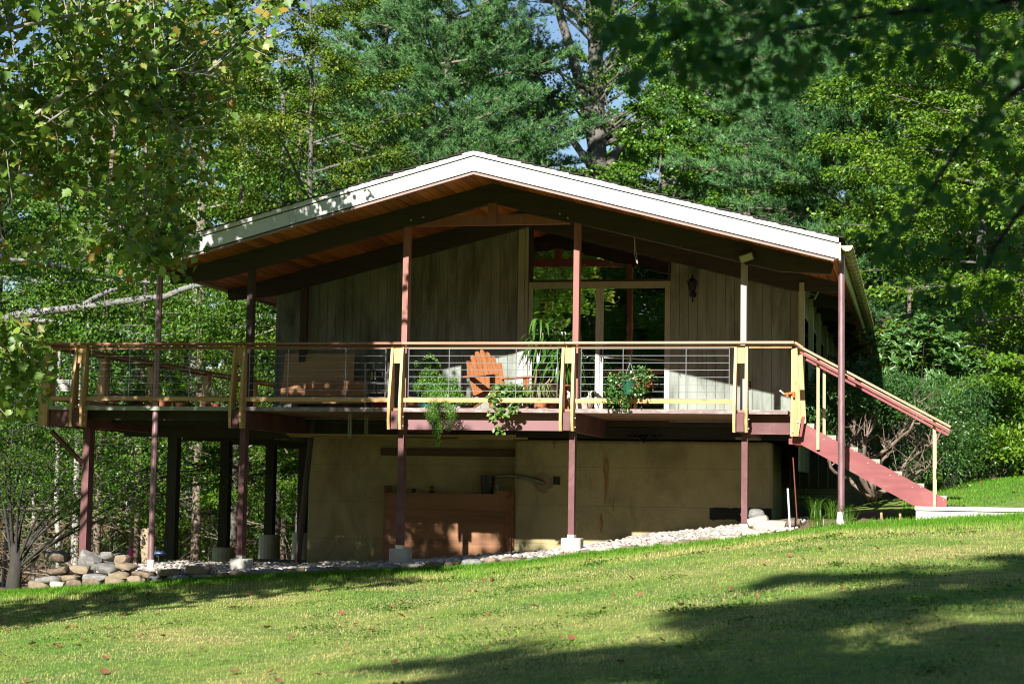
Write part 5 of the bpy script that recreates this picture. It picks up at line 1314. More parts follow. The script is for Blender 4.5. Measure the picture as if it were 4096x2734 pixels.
for k in range(9):
    q_ = pos[rng.integers(n)]; mb.tube(bent(c0+rng.normal(size=3)*.04, q_, 6, .02, rng), .006, 5)
mb.build('stems', surf('pale_stem', (0.42,0.36,0.22), 0.15, 8, 0.7), t, smooth=True)
pos = np.array([W(rng.normal(cx_,8),rng.normal(cy_,7),yH-.03+rng.normal()*.03) for cx_,cy_,nn in ((2582,1530,22),(2598,1535,26),(2590,1545,18),(2552,1545,22),(2548,1538,14),(2486,1600,14)) for _ in range(nn)])
v,f = leaves(pos, rng.normal(size=(len(pos),3))+[0,-1,.3], rng.normal(size=(len(pos),3))+[0,-1,0], .02, .016, 'spoon'); fast_mesh('flowers', v, f, LM['flower'], t)

yP = 0.42; p = W(2325, 1634, yP)
t = thing('ceramic_pot', (p[0],yP,ZD), 'white glazed pot with two upturned handles and pink flecks behind the third post pair', 'pot')
wg = surf('white_glaze', (0.62,0.58,0.52), 0.1, 5, 0.35, stain=(0.45,0.12,0.12), stain_amt=0.7, stain_scale=5)
zr = W(2325,1592,yP)[2]; pot(t, (p[0],yP,ZD), 0.14, 0.20, zr-ZD, wg)
for s in (-1,1):
    mb = MB(); mb.tube([(p[0]+s*.10-.03,yP,zr-.02),(p[0]+s*.16-.03,yP,zr+.03),(p[0]+s*.15-.03,yP,zr+.075),(p[0]+s*.19-.03,yP,zr+.11)],[.028,.03,.024,.008],8); mb.build('handle', wg, t, smooth=True)

# left arm of the deck
yL = 2.3; p = W(449,1606,yL); t = thing('planter', p, 'magenta planter box with thin grassy stems at the left of the deck', 'planter')
mb = MB(); w_ = 0.115; zt_ = W(449,1578,yL)[2]
mb.add([(p[0]-w_*.85,yL-.09,p[2]),(p[0]+w_*.85,yL-.09,p[2]),(p[0]+w_*.85,yL+.09,p[2]),(p[0]-w_*.85,yL+.09,p[2]),(p[0]-w_,yL-.11,zt_),(p[0]+w_,yL-.11,zt_),(p[0]+w_,yL+.11,zt_),(p[0]-w_,yL+.11,zt_)],[(0,3,2,1),(4,5,6,7),(0,1,5,4),(1,2,6,5),(2,3,7,6),(3,0,4,7)])
mb.box(p[0]-w_-.01,p[0]+w_+.01,yL-.12,yL+.12,zt_-.02,zt_+.012); mb.build('box', surf('magenta_plastic', (0.35,0.015,0.12), 0.1, 5, 0.45), t)
T = Tris()
for k in range(18):
    az=rng.uniform(0,6.28); d=np.array([math.cos(az),math.sin(az),0]); u=np.linspace(0,1,6)[:,None]; T.add(*strap(np.array([p[0],yL,zt_])+d*.14*u+np.array([0,0,1])*rng.uniform(.2,.42)*(u-.25*u**3),.006))
v,f=T.get(); fast_mesh('foliage', v, f, LM['shade'], t)
tc = surf('clay_pot', (0.33,0.13,0.07), 0.15, 6, 0.8)
def deckplant(px, py, y, rx, rz, n, leaf, lb, size=.035, tpl='diamond', straps=0):
    p = W(px,py,y); t = thing('potted_plant', (p[0],y,ZD), lb, 'potted plant'); pot(t,(p[0],y,ZD),.09,.13,.17,tc)
    T = Tris(); c0 = np.array([p[0],y,ZD+.16])
    if straps:
        for k in range(straps):
            az=rng.uniform(0,6.28); d=np.array([math.cos(az),math.sin(az),0]); u=np.linspace(0,1,7)[:,None]; T.add(*strap(c0+d*rx*rng.uniform(.5,1)*u+np.array([0,0,1])*rz*rng.uniform(.6,1.2)*(2.2*u-1.7*u**2.2),.014))
    else:
        for k in range(26):
            d=unit(rng.normal(size=3)+[0,0,.9]); feathery(T, c0, c0+d*np.array([rx,rx,rz*1.5])*rng.uniform(.6,1), n//26, rng, .06, size)
    v,f=T.get(); fast_mesh('foliage', v, f, LM[leaf], t)
deckplant(552,1605,2.6,.30,.36,2600,'fern','leafy light green plant in a clay pot left of the left downspout',.045)
deckplant(722,1605,2.3,.26,.40,3200,'shade','tall feathery dark green plant right of the left downspout',.04)
deckplant(853,1605,2.6,.30,.34,0,'spider','arching pale spider plant near the second railing post pair',straps=80)
deckplant(655,1612,1.7,.18,.18,0,'strap','low strappy plant at the foot of the left downspout',straps=30)
p = W(265,1548,4.0); t = thing('hanging_planter', p, 'white planter with a pink flower on the left side railing', 'planter')
pot(t,(p[0],4.0,p[2]-.08),.11,.17,.2,M['white_base'])
v,f = leaves(np.array([p+rng.normal(size=3)*.05+[-.14,0,.06] for _ in range(26)]), rng.normal(size=(26,3)), rng.normal(size=(26,3))+[0,-1,0],.05,.045,'spoon'); fast_mesh('flowers', v, f, leafmat('pink_flower', [(0.5,0.02,0.08),(0.6,0.05,0.14)]), t)
v,f = leaves(np.array([p+rng.normal(size=3)*.09+[0,0,.12] for _ in range(120)]), rng.normal(size=(120,3)), rng.normal(size=(120,3))+[0,-1,0],.06,.035,'oval'); fast_mesh('foliage', v, f, LM['shade'], t)
# ------------------------------------------------------------------ trees and shrubs
def bx(px, y): return float(W(px, 1900, y)[0])
GW = 'trees of the wood behind the house'
# white pines
pine_tree('white_pine', bx(1760,20.5), 20.5, 23, 4.6, 0.12, 'broad blue green white pine rising right behind the roof ridge', 3, 33, 8, 0.15, 1.15, GW, 0.2, 0.10, width=0.014)
pine_tree('white_pine', bx(1500,23), 23, 22, 3.8, 0.12, 'darker white pine between the ridge pine and the yellow green beech', 4, 26, 7, 0.15, 1.1, GW, 0.2, width=0.014)
pine_tree('white_pine', bx(2130,25), 25, 15, 3.0, 0.1, 'shorter white pine filling the gap between the ridge pine and the oak', 10, 20, 7, 0.15, 1.1, GW, 0.16, width=0.014)
pine_tree('white_pine', bx(3480,19), 19, 17, 5.6, 0.12, 'white pine with long layered boughs above the right slope of the roof', 5, 17, 8, 0.15, 1.3, GW, 0.2, 0.04, width=0.014)
pine_tree('white_pine', bx(2980,27), 27, 17, 4.4, 0.12, 'hazy white pine behind the layered pine, nearer the roof middle', 6, 20, 7, 0.15, 1.1, GW, 0.2, width=0.014)
pine_tree('young_pine', bx(3640,14), 14, 5.6, 2.2, 0.05, 'young pine beside the right eave gutter', 7, 9, 5, 0.11, 1.1, GW, 0.07, 0.0)
pine_tree('young_pine', bx(330,25), 25, 5.5, 2.6, 0.05, 'young light green pine seen under the curved limbs at the left', 8, 8, 5, 0.12, 0.8, GW, 0.07)
pine_tree('young_pine', bx(720,28), 28, 6.0, 2.6, 0.05, 'young light green pine seen above the left railing by the downspout', 9, 8, 5, 0.12, 0.8, GW, 0.07)
# leafy trees from left to right
broad_tree('beech_tree', bx(1210,14.5), 14.5, 14.5, 3.5, 0.22, 'yellow green beech with white limbs behind the left slope of the roof', 11, 'beech', 'grey', 45, 62700, 0.081, 0.6, 0.15, layer=0.8, jit=0.14)
broad_tree('beech_tree', bx(760,19), 19, 15, 3.4, 0.2, 'golden green beech left of the white limbed one', 12, 'beech', 'pale', 40, 51300, 0.087, 0.6, 0.15, layer=0.8)
broad_tree('beech_tree', bx(980,11.5), 11.5, 6.5, 2.3, 0.22, 'small bright yellow green beech over the left eave', 13, 'lime', 'pale', 28, 20900, 0.078, 0.6, 0.07, layer=0.9)
broad_tree('maple_tree', bx(330,23), 23, 16, 3.6, 0.2, 'mid green maple far at the left edge behind the sycamore', 14, 'maple', 'grey', 40, 49400, 0.095, 0.8, 0.18)
broad_tree('maple_tree', bx(-40,17), 17, 13, 3.4, 0.22, 'dark green maple outside the left edge, its boughs reaching in', 15, 'maple', 'grey', 36, 38000, 0.095, 0.8, 0.18)
broad_tree('maple_tree', bx(2630,23), 23, 12.5, 3.4, 0.2, 'fresh green maple right of the forked oak', 16, 'maple', 'grey', 43, 51300, 0.095, 0.8, 0.14, layer=0.9)
broad_tree('maple_tree', bx(2270,20), 20, 8.6, 2.6, 0.3, 'low leafy maple in front of the forked oak trunk', 17, 'maple', 'grey', 31, 24700, 0.090, 0.8, 0.1, layer=0.9)
broad_tree('birch_tree', bx(2760,17.5), 17.5, 8.2, 2.0, 0.4, 'small bright green birch peeping over the right roof slope', 18, 'lime', 'grey', 28, 19000, 0.090, 0.7, 0.07, layer=0.9)
broad_tree('maple_tree', bx(2950,31), 31, 18, 4.5, 0.25, 'tall maple behind the layered pine', 19, 'maple', 'grey', 43, 45600, 0.106, 0.8, 0.2)
broad_tree('birch_tree', bx(3930,11), 11, 13, 3.5, 0.10, 'tall sunlit lime green birch at the right side of the lawn', 20, 'lime', 'grey', 55, 72200, 0.087, 0.66, 0.14, layer=0.9, jit=0.15)
broad_tree('birch_tree', bx(3620,18), 18, 10.5, 3.0, 0.12, 'lime green birch standing behind the young pine', 22, 'lime', 'grey', 43, 45600, 0.090, 0.66, 0.12, layer=0.9)
broad_tree('birch_tree', bx(4300,7.5), 7.5, 8.5, 3.2, 0.10, 'yellow green birch outside the right edge, its sprays hanging over the lawn', 23, 'lime', 'grey', 45, 45600, 0.087, 0.66, 0.12, layer=0.9)
broad_tree('beech_tree', bx(4080,20), 20, 17, 4.2, 0.12, 'tall golden beech behind the lime green birches', 24, 'beech', 'grey', 48, 53200, 0.095, 0.6, 0.18, layer=0.8)
# the big forked oak
rng = np.random.default_rng(31)
yo = 26.0; t = tree_root('oak_tree', bx(2395,yo), yo, 'big forked oak with two bare grey trunks against the sky', 'tree', GW)
mb = MB(); s_ = 7200/51.5
def wpath(pts, y): return np.array([W(a,b,y+dy) for a,b,dy in pts])
mb.tube(wpath([(2400,1500,0),(2398,1000,0),(2396,700,0),(2388,480,0),(2384,250,.2),(2372,60,.3),(2362,-250,.4)], yo), np.array([44,40,36,32,29,30,24])/s_, 12)
mb.tube(wpath([(2398,760,0),(2370,560,0),(2330,380,-.1),(2290,220,-.2),(2240,60,-.2),(2205,-120,-.2),(2190,-300,0)], yo), np.array([26,25,23,20,18,18,14])/s_, 10)
mb.tube(wpath([(2330,90,0),(2310,60,.1),(2240,10,.1),(2100,-20,.2),(2000,10,.3)], yo), np.array([22,18,14,10,6])/s_, 8)
mb.tube(wpath([(2384,160,.2),(2420,90,.2),(2460,20,.2),(2500,-120,.2)], yo), np.array([18,16,14,10])/s_, 8)
mb.tube(wpath([(2410,700,0),(2450,640,0),(2500,560,.2),(2540,480,.4)], yo), np.array([22,18,12,6])/s_, 8)
mb.tube(wpath([(2140,330,.2),(2110,260,.2),(2075,200,.3)], yo), np.array([16,14,10])/s_, 8)
mb.tube(wpath([(2398,720,0),(2270,530,-.2),(2180,360,-.2),(2110,250,0),(2060,150,.2)], yo-.5), np.array([14,15,14,11,7])/s_, 8)
tips=[]
for k in range(95):
    a = rng.uniform(2080,2700); b = rng.uniform(-320,560)
    if 2160 < a < 2440 and b > -60 and rng.random() < 0.66: continue
    q_ = W(a,b,yo+rng.uniform(-1.6,1.8)); src = W(2385+rng.normal()*30, min(640,b+rng.uniform(60,260)), yo)
    mb.tube(bent(src,q_,6,.06,rng), np.linspace(.05,.01,6), 5, False); tips.append(q_)
mb.build('trunk', BARK['grey'], t, smooth=True)
tips = np.array(tips); n = 15000; idx = rng.integers(0,len(tips),n); pos = tips[idx]+rng.normal(size=(n,3))*[.42,.42,.24]
v,f = leaves(pos, rng.normal(size=(n,3))+[0,0,-.3], rng.normal(size=(n,3))*.5+[0,-.3,.8], .10*rng.uniform(.7,1.2,n), .07, 'diamond'); fast_mesh('crown', v, f, LM['maple'], t)
# bare trunks of the wood seen below the deck at the left
def trunk_tree(name, px, pb, ptop, y, wpx, lean, bark, label, seed, cat='tree', dead=14, crown=True):
    rng = np.random.default_rng(seed); x = bx(px,y); t = tree_root(name, x, y, label, cat, 'trunks seen below the left deck'); z0 = t.location.z
    r = wpx/2/(7200/(y+25.1)); mb = MB(); H = 5.2 if bark in ('birch','pale','twig') else 12
    tp = bent((x,y,z0-.3),(x+lean*H,y,z0+H),10,.06,rng); mb.tube(tp, np.linspace(r*1.15,r*.45,10), 10); mb.build('trunk', BARK[bark], t, smooth=True)
    mb = MB()
    for k in range(dead):
        h = rng.uniform(.05,.45); o = tp[0]+(tp[-1]-tp[0])*h; az = rng.uniform(0,6.28); d = np.array([math.cos(az),math.sin(az),rng.uniform(-.35,.25)]); ln = rng.uniform(.7,1.9)
        pl = bent(o,o+d*ln,7,.09,rng); mb.tube(pl, np.linspace(.016,.004,7),4,False)
        for j in range(4):
            b = pl[rng.integers(2,6)]; mb.tube(bent(b,b+rng.normal(size=3)*.35,4,.05,rng), np.linspace(.007,.002,4),3,False)
    if dead: mb.build('dead_branches', BARK['twig'], t)
    if crown:
        n = 5200; tips = np.array([tp[-1]*u+tp[0]*(1-u)+rng.normal(size=3)*[1.5,1.5,.3] for u in rng.uniform(.42,1.0,90)]); idx = rng.integers(0,90,n)
        pos = tips[idx]+rng.normal(size=(n,3))*[.3,.3,.16]; L = .085*rng.uniform(.7,1.2,n)
        v,f = leaves(pos, rng.normal(size=(n,3))+[0,0,-.3], rng.normal(size=(n,3))*.5+[0,-.3,.8], L, L*.7, 'diamond'); fast_mesh('crown', v, f, LM['shade'], t)
trunk_tree('birch_tree', 255,2230,0,9.5,26,-.055,'birch','slender white birch leaning left of the first deck post',41)
trunk_tree('birch_tree', 312,2230,0,10.5,34,-.01,'birch','thicker pale birch close beside the first deck post',42)
trunk_tree('birch_tree', 150,2230,0,12,20,-.03,'birch','thin white birch among the dark stems at the left edge',43)
trunk_tree('pine_tree', 545,2230,0,13.5,42,.005,'pine','mottled pine trunk left of the left downspout',44,'pine tree')
trunk_tree('pine_tree', 792,2230,0,14.5,38,-.008,'pine','mottled pine trunk between the two dark back posts',45,'pine tree')
trunk_tree('pine_tree', 938,2230,0,16,34,.0,'grey','grey trunk just right of the middle dark back post',46)
trunk_tree('pine_tree', 1112,2230,0,15,32,-.004,'grey','smooth grey trunk right of the last footing',47)
trunk_tree('pine_tree', 1138,2230,0,18,22,.004,'pine','thin reddish trunk right behind the smooth grey one',48,'pine tree')
trunk_tree('pine_tree', 395,2230,0,12,30,.01,'pine','ochre trunk just right of the first deck post',49,'pine tree')
rngk = np.random.default_rng(55)
for k,(px,y,wp_,lb) in enumerate(((30,15,16,'thin pale stem at the far left'),(455,20,12,'thin stem left of the mottled pine trunk'),(620,19,14,'thin stem right of the left downspout'),(700,22,18,'thin distant trunk left of the middle back posts'),(860,24,20,'distant trunk behind the middle back post'),(1010,22,18,'distant trunk between the two footings'),(1190,24,20,'distant trunk near the stucco corner'))):
    trunk_tree('young_tree', px,2230,0,y,wp_,rngk.uniform(-.03,.03),('pale','twig')[k%2],lb,60+k,'tree',10,k%2==0)
# low stump with a hollow
p = W(586,2200,11.5); t = tree_root('hollow_stump', p[0], 11.5, 'pale broken stump with a dark hollow beside the mottled pine trunk', 'stump'); z0 = t.location.z
mb = MB(); zt = W(586,2112,11.5)[2]; mb.tube([(p[0]+.05,11.5,z0-.2),(p[0]+.03,11.5,z0+.3),(p[0]-.02,11.5,zt-.15),(p[0]-.04,11.5,zt)],[.12,.12,.13,.07],10); mb.build('trunk', surf('dead_wood', (0.36,0.27,0.18), .3, 5, .9, (4,4,1)), t, smooth=True)
mb = MB(); blob(mb, p[0]-.02, zt-.28, .045, .085, 11.37, 3, 14, .25, .012); mb.build('hollow', M['black'], t)
# undergrowth below and left of the deck
for k,(px,y,rx,rz,leaf,n,lb) in enumerate(((60,19,1.5,1.1,'shade',2600,'leafy bush at the far left under the trees'),(470,23,1.9,1.6,'shade',4600,'bush left behind the mottled pine trunk'),
   (640,17.5,1.3,1.0,'lime',3200,'light green sapling bush right of the left downspout'),(850,19,1.7,1.5,'shade',4600,'leafy bush between the two dark back posts'),(1030,20,1.7,1.9,'lime',5200,'bright leafy bush behind the footings'),(1180,17,1.1,1.3,'shade',3000,'leafy bush near the stucco corner'),
   (230,26,2.4,2.3,'shade',6000,'tall dark bush deep in the wood at the left'),(760,27,2.4,2.5,'shade',6000,'tall bush deep in the wood, middle'),(1120,27,2.4,2.6,'lime',6000,'tall bright bush deep in the wood, right'))):
    bush('undergrowth_bush', bx(px,y), y, rx, rx*.9, rz, rz*.75, lb, 70+k, leaf, n, .085, .7, group='undergrowth below the left deck', bark='twig', up=.8)
# japanese maple with dark spreading stems
rng = np.random.default_rng(81)
yj = 4.2; xj = bx(75,yj); t = tree_root('japanese_maple', xj, yj, 'low dark japanese maple with many spreading stems left of the dry wall', 'tree'); z0 = t.location.z
mb = MB(); P_=[];
mb.tube([(xj,yj,z0-.2),(xj-.02,yj,z0+.2),(xj+.02,yj,z0+.5),(xj-.02,yj,z0+.85)],[.17,.13,.12,.07],10)
ends = [(60,1500,-.3),(160,1560,.3),(-60,1560,0),(240,1640,.6),(330,1720,0),(420,1760,-.4),(520,1830,.2),(600,1870,.5),(700,1900,-.1),(820,1880,.3),(30,1700,-.5),(-100,1750,.4),(150,1800,-.4),(560,1760,.8),(900,1840,.6),(1000,1900,1.2)]
for (a,b,dy) in ends:
    e = W(a,b,yj+dy*2); o = np.array([xj+rng.normal()*.04,yj,z0+rng.uniform(.25,.75)]); m_ = (o+e)/2 + np.array([-.12,0,.25])
    pl = np.array([o,(o+m_)/2+rng.normal(size=3)*.06+[-.05,0,.06],m_,(m_+e)/2+rng.normal(size=3)*.06+[0,0,.08],e]); pl = np.array([[np.interp(u,range(5),pl[:,k]) for k in range(3)] for u in np.linspace(0,4,12)])
    mb.tube(pl, np.linspace(.028,.005,12), 6, False)
    for j in range(12):
        b_ = pl[rng.integers(4,12)]; q_ = b_+rng.normal(size=3)*[.55,.55,.22]+[.15,0,.05]; mb.tube(bent(b_,q_,5,.04,rng), np.linspace(.010,.003,5),4,False); P_.append((b_,q_))
mb.build('trunk', BARK['dark'], t, smooth=True)
n = 11000; idx = rng.integers(0,len(P_),n); a = np.array([p_[0] for p_ in P_])[idx]; b = np.array([p_[1] for p_ in P_])[idx]; u = rng.beta(2,1,(n,1))
pos = a+(b-a)*u+rng.normal(size=(n,3))*[.16,.16,.05]; L=.06*rng.uniform(.6,1.2,n)
v,f = leaves(pos, rng.normal(size=(n,3))*[1,1,.3]+[0,0,-.25], rng.normal(size=(n,3))*.3+[0,0,1], L, L*.55, 'diamond'); fast_mesh('crown', v, f, LM['shade'], t)
# beech with smooth curved limbs at the left
yb = 10.5; t = tree_root('curved_beech', bx(-160,yb), yb, 'old beech with smooth grey limbs curving across the left above the railing', 'tree', GW)
mb = MB(); s_ = 7200/(yb+25.1)
mb.tube(wpath([(-160,2300,0),(-150,1700,0),(-140,1300,0),(-150,700,0),(-150,0,0)], yb), np.array([62,56,50,40,30])/s_, 12)
L1=[(-130,1330,0),(60,1262,0),(190,1243,0),(330,1228,0),(440,1212,0),(560,1196,0),(665,1185,0),(720,1160,0),(775,1142,.1),(840,1136,.2),(960,1100,.3),(1080,1040,.4)]
mb.tube(wpath(L1,yb), np.array([24,20,17,16,15,14,14,13,12,11,9,6])/s_, 8)
mb.tube(wpath([(320,1228,0),(380,1190,0),(430,1165,0),(470,1155,0)],yb), np.array([12,11,10,8])/s_, 7)
mb.tube(wpath([(-120,1230,.6),(40,1272,.5),(180,1283,.5),(300,1302,.5),(400,1308,.5),(480,1325,.5),(560,1335,.5),(640,1345,.5),(730,1325,.6),(800,1290,.6)],yb), np.array([18,14,12,11,10,10,9,8,6,4])/s_, 7)
mb.tube(wpath([(-140,900,.2),(20,1035,.2),(150,1050,.2),(260,1065,.2),(370,1083,.2)],yb), np.array([16,13,12,11,8])/s_, 7)
mb.tube(wpath([(-140,1000,.2),(0,1110,.1),(200,1130,.2),(450,1120,.3),(640,1130,.4),(760,1122,.4)],yb+.4), np.array([13,11,9,8,6,5])/s_, 7)
tw=[]
for (ca,cb,sa,sb,nn,) in ((250,1180,260,60,40),(600,1120,160,60,34),(880,1230,90,90,60),(950,1150,70,60,34),(420,1320,220,60,50),(700,1290,160,60,50),(100,1150,160,110,40),(300,1000,260,80,50),(900,1330,60,40,24)):
    for _ in range(nn):
        a_ = W(rng.normal(ca,sa*.6),rng.normal(cb,sb*.6),yb+rng.normal()*.8); b_ = a_+rng.normal(size=3)*[.35,.35,.14]; tw.append((a_,b_))
        if rng.random()<.35: mb.tube(np.array([a_,b_]),[.008,.003],3,False)
mb.build('trunk', surf('smooth_beech_bark',(0.20,0.19,0.185),.3,3,.8,obj=True,stain=(.36,.35,.33),stain_amt=.6,stain_scale=1.5), t, smooth=True)
n=9000; idx=rng.integers(0,len(tw),n); a=np.array([p_[0] for p_ in tw])[idx]; b=np.array([p_[1] for p_ in tw])[idx]; u=rng.random((n,1))
pos=a+(b-a)*u+rng.normal(size=(n,3))*[.15,.15,.07]; L=.085*rng.uniform(.6,1.2,n)
v,f=leaves(pos, rng.normal(size=(n,3))+[0,0,-.3], rng.normal(size=(n,3))*.4+[0,-.2,1], L, L*.62,'diamond'); fast_mesh('crown', v, f, LM['shade'], t)

# shrubs at the right, by the stairs
rng = np.random.default_rng(91)
ya = 3.2; xa = float(W(3495,1965,ya)[0]); t = tree_root('old_yew', xa, ya, 'old yew behind the stairs with bare gnarled pale stems and dark green top', 'shrub'); z0 = t.location.z
mb = MB(); tips=[]
stems=[[(3480,1990),(3440,1900),(3410,1800),(3420,1650),(3400,1560)],[(3485,1985),(3440,1880),(3460,1760),(3520,1650),(3545,1570)],[(3495,1990),(3500,1900),(3560,1800),(3640,1690),(3680,1600)],[(3500,1995),(3440,1900),(3400,1840),(3350,1700),(3330,1590)],[(3505,1990),(3560,1900),(3620,1860),(3690,1800),(3740,1775)],[(3490,1995),(3470,1860),(3580,1760),(3660,1700),(3700,1640)],[(3480,1995),(3400,1920),(3330,1880),(3290,1780),(3270,1650)],[(3510,1985),(3600,1930),(3660,1900),(3720,1870)],[(3500,1990),(3480,1930),(3450,1860),(3470,1700),(3480,1600)]]
for s in stems:
    pl = np.array([W(a_,b_,ya+rng.normal()*.25) for a_,b_ in s]); k=len(pl); pl=np.array([[np.interp(u,range(k),pl[:,c_]) for c_ in range(3)] for u in np.linspace(0,k-1,16)])+rng.normal(size=(16,3))*.018
    mb.tube(pl, np.linspace(.040,.012,16), 7)
    for j in range(16):
        b_=pl[rng.integers(6,16)]; q_=b_+rng.normal(size=3)*[.13,.13,.09]+[0,0,.15]; p2=bent(b_,q_,6,.035,rng); mb.tube(p2,np.linspace(.014,.004,6),4,False); tips.append(q_)
        for jj in range(2): mb.tube(bent(p2[3],p2[3]+rng.normal(size=3)*.14+[0,0,.1],4,.02,rng),np.linspace(.007,.003,4),3,False)
mb.build('stems', surf('bare_yew_wood', (0.22,0.16,0.125), .3, 5, .85, (3,3,1), bump=.4), t, smooth=True)
cl=[]
for (ca,cb,sa,sb,nn) in ((3330,1600,60,60,60),(3450,1560,90,45,80),(3580,1560,70,50,60),(3500,1640,120,40,40),(3330,1700,40,40,20),(3640,1620,50,50,30),(3250,1620,30,60,30)):
    for _ in range(nn): cl.append(W(rng.normal(ca,sa*.6),rng.normal(cb,sb*.6),ya+.3+rng.normal()*.35))
cl=np.array(cl); n=30000; idx=rng.integers(0,len(cl),n); pos=cl[idx]+rng.normal(size=(n,3))*[.10,.12,.06]
v,f=leaves(pos, rng.normal(size=(n,3))+[0,-.2,.1], rng.normal(size=(n,3))*.5+[0,-.3,.8], .06, .02, 'diamond'); fast_mesh('foliage', v, f, LM['yew'], t)
bush('holly', bx(3660,4.4), 4.4, .72, .6, 1.0, .75, 'dense dark glossy holly left of the lowest baluster', 92, 'rhodo', 9000, .045, .6, 'diamond')
bush('yew_hedge', bx(3790,5.2), 5.2, .62, .55, .95, .75, 'dark green yew bush right of the lowest baluster', 93, 'yew', 9000, .05, .3)
bush('rhododendron', bx(3660,7.5), 7.5, 1.0, .9, 1.15, 1.9, 'rhododendron with whorls of long leaves above the handrail', 94, 'rhodo', 5200, .13, .30, 'oval', whorl=True)
bush('rhododendron', bx(3860,8.2), 8.2, 1.0, .9, 1.0, 1.3, 'rhododendron low behind the end of the handrail', 95, 'rhodo', 4600, .13, .30, 'oval', whorl=True)
bush('yellow_bush', bx(3555,8.6), 8.6, .55, .5, .5, 2.3, 'small yellow leaved bush above the middle of the handrail', 96, 'yellow', 1300, .09, .6)
bush('low_shrub', bx(3890,6.6), 6.6, .62, .5, .50, .42, 'low bright green mounded shrub at the edge of the right lawn', 97, 'lime', 6500, .045, .45)
bush('low_shrub', bx(4000,6.3), 6.3, .55, .45, .42, .34, 'low broad leaved lime shrub right of the mounded one', 98, 'lime', 2400, .10, .45)
bush('low_shrub', bx(4110,7.2), 7.2, .7, .5, .8, .6, 'taller leafy shrub at the right edge of the picture', 99, 'maple', 4200, .09, .6)
bush('shade_shrub', bx(3215,6.2), 6.2, .5, .8, .6, .6, 'dim shrub against the dark block wall behind the stairs', 100, 'yew', 2400, .06, .5)
# grass tufts in the flower bed
for k,(px,py,y,h,lb) in enumerate(((3265,2085,-.2,.42,'long arching grass tuft left of the right downspout'),(3325,2080,-.1,.36,'second arching grass tuft close to the right downspout'),(3395,2085,-.35,.28,'weeds growing right of the right downspout base'),(3265,2105,-.55,.18,'short weeds at the lawn edge below the arching grass'))):
    p=W(px,py,y); t=thing('grass_tuft', p, lb, 'grass tuft', 'grass tufts by the right downspout'); T=Tris()
    for j in range(60):
        az=rng.uniform(0,6.28); d=np.array([math.cos(az),math.sin(az)*.7,0]); u=np.linspace(0,1,7)[:,None]; hh=h*rng.uniform(.6,1.2)
        T.add(*strap(np.array(p)+rng.normal(size=3)*[.05,.04,0]+d*hh*.8*rng.uniform(.3,1)*u**1.4+np.array([0,0,1])*hh*(1.5*u-.85*u**2.4), .009))
    v,f=T.get(); fast_mesh('blades', v, f, LM['shade'], t)

# ---- the sycamore whose boughs hang in from the left -------------------------------
rng = np.random.default_rng(101)
xs_, ys_ = -9.2, -6.0; t = tree_root('sycamore', xs_, ys_, 'sycamore at the left edge with big lobed leaves hanging in front of the house', 'tree'); z0 = t.location.z
mb = MB(); mb.tube([(xs_,ys_,z0-.3),(xs_+.1,ys_,z0+3),(xs_+.3,ys_,z0+6),(xs_+.6,ys_,z0+9.5),(xs_+.8,ys_,z0+12.5)],[.30,.25,.2,.13,.05],12)
limbs=[[(-500,760,-5.5),(0,562,-5.3),(185,526,-5.2),(281,472,-5.2),(380,400,-5.1),(520,330,-5.0),(700,300,-5.0),(860,330,-5.0)],
       [(-500,700,-6.2),(100,500,-6),(370,276,-5.8),(540,153,-5.6),(700,40,-5.6),(900,-60,-5.5)],
       [(-400,700,-4.8),(0,657,-4.6),(147,690,-4.5),(260,740,-4.5),(420,850,-4.4),(560,960,-4.4),(680,1040,-4.4)],
       [(281,472,-5.2),(367,549,-5.1),(410,660,-5.0),(440,766,-5.0),(470,850,-5.0),(504,912,-5.0)],
       [(-400,1150,-5.2),(-60,1250,-5.0),(60,1330,-5),(130,1450,-5),(150,1550,-4.9)],[(150,690,-4.5),(215,760,-4.5),(250,850,-4.5),(240,920,-4.5)],
       [(520,330,-5),(640,420,-4.9),(740,520,-4.9),(800,640,-4.9)],[(-500,200,-6.5),(0,120,-6.4),(300,60,-6.3),(600,-30,-6.2)]]
paths=[]
for L_ in limbs:
    pl=np.array([W(a_,b_,y_) for a_,b_,y_ in L_]); k=len(pl); pl=np.array([[np.interp(u,range(k),pl[:,c_]) for c_ in range(3)] for u in np.linspace(0,k-1,5*k)]); pl+=np.cumsum(rng.normal(size=pl.shape)*.006,0); paths.append(pl)
    r0=.036 if L_[0][0]<0 else .018; mb.tube(pl, np.linspace(r0,.008,len(pl)), 7)
tw=[]
def inside(a,b):
    # outer edge of the bough mass as it hangs today
    e = np.interp(b,[-400,0,200,400,600,750,900,1000,1060,1110],[1250,1120,1090,960,900,850,760,770,740,560]); return a < e and b < 1115
allp=np.concatenate(paths[:4]+paths[5:])
k=0
while k<520:
    a_=rng.uniform(-260,1150); b_=rng.uniform(-260,1110)
    if not inside(a_,b_): continue
    if b_>600 and a_<520 and rng.random()<.5: continue
    if b_>800 and a_<640 and rng.random()<.6: continue
    if a_>650 and b_<0: continue
    q_=W(a_,b_,rng.uniform(-6.6,-4.0) if a_<650 else rng.uniform(-4.1,-2.8)); near=allp[np.argmin(np.linalg.norm(allp-q_,axis=1)+rng.random(len(allp))*.3)]
    d=q_-near; ln=np.linalg.norm(d)
    if ln>1.6: near=q_-d/ln*1.2
    tw.append((near,q_)); mb.tube(bent(near,q_,5,.03,rng), np.linspace(.009,.003,5),4,False); k+=1
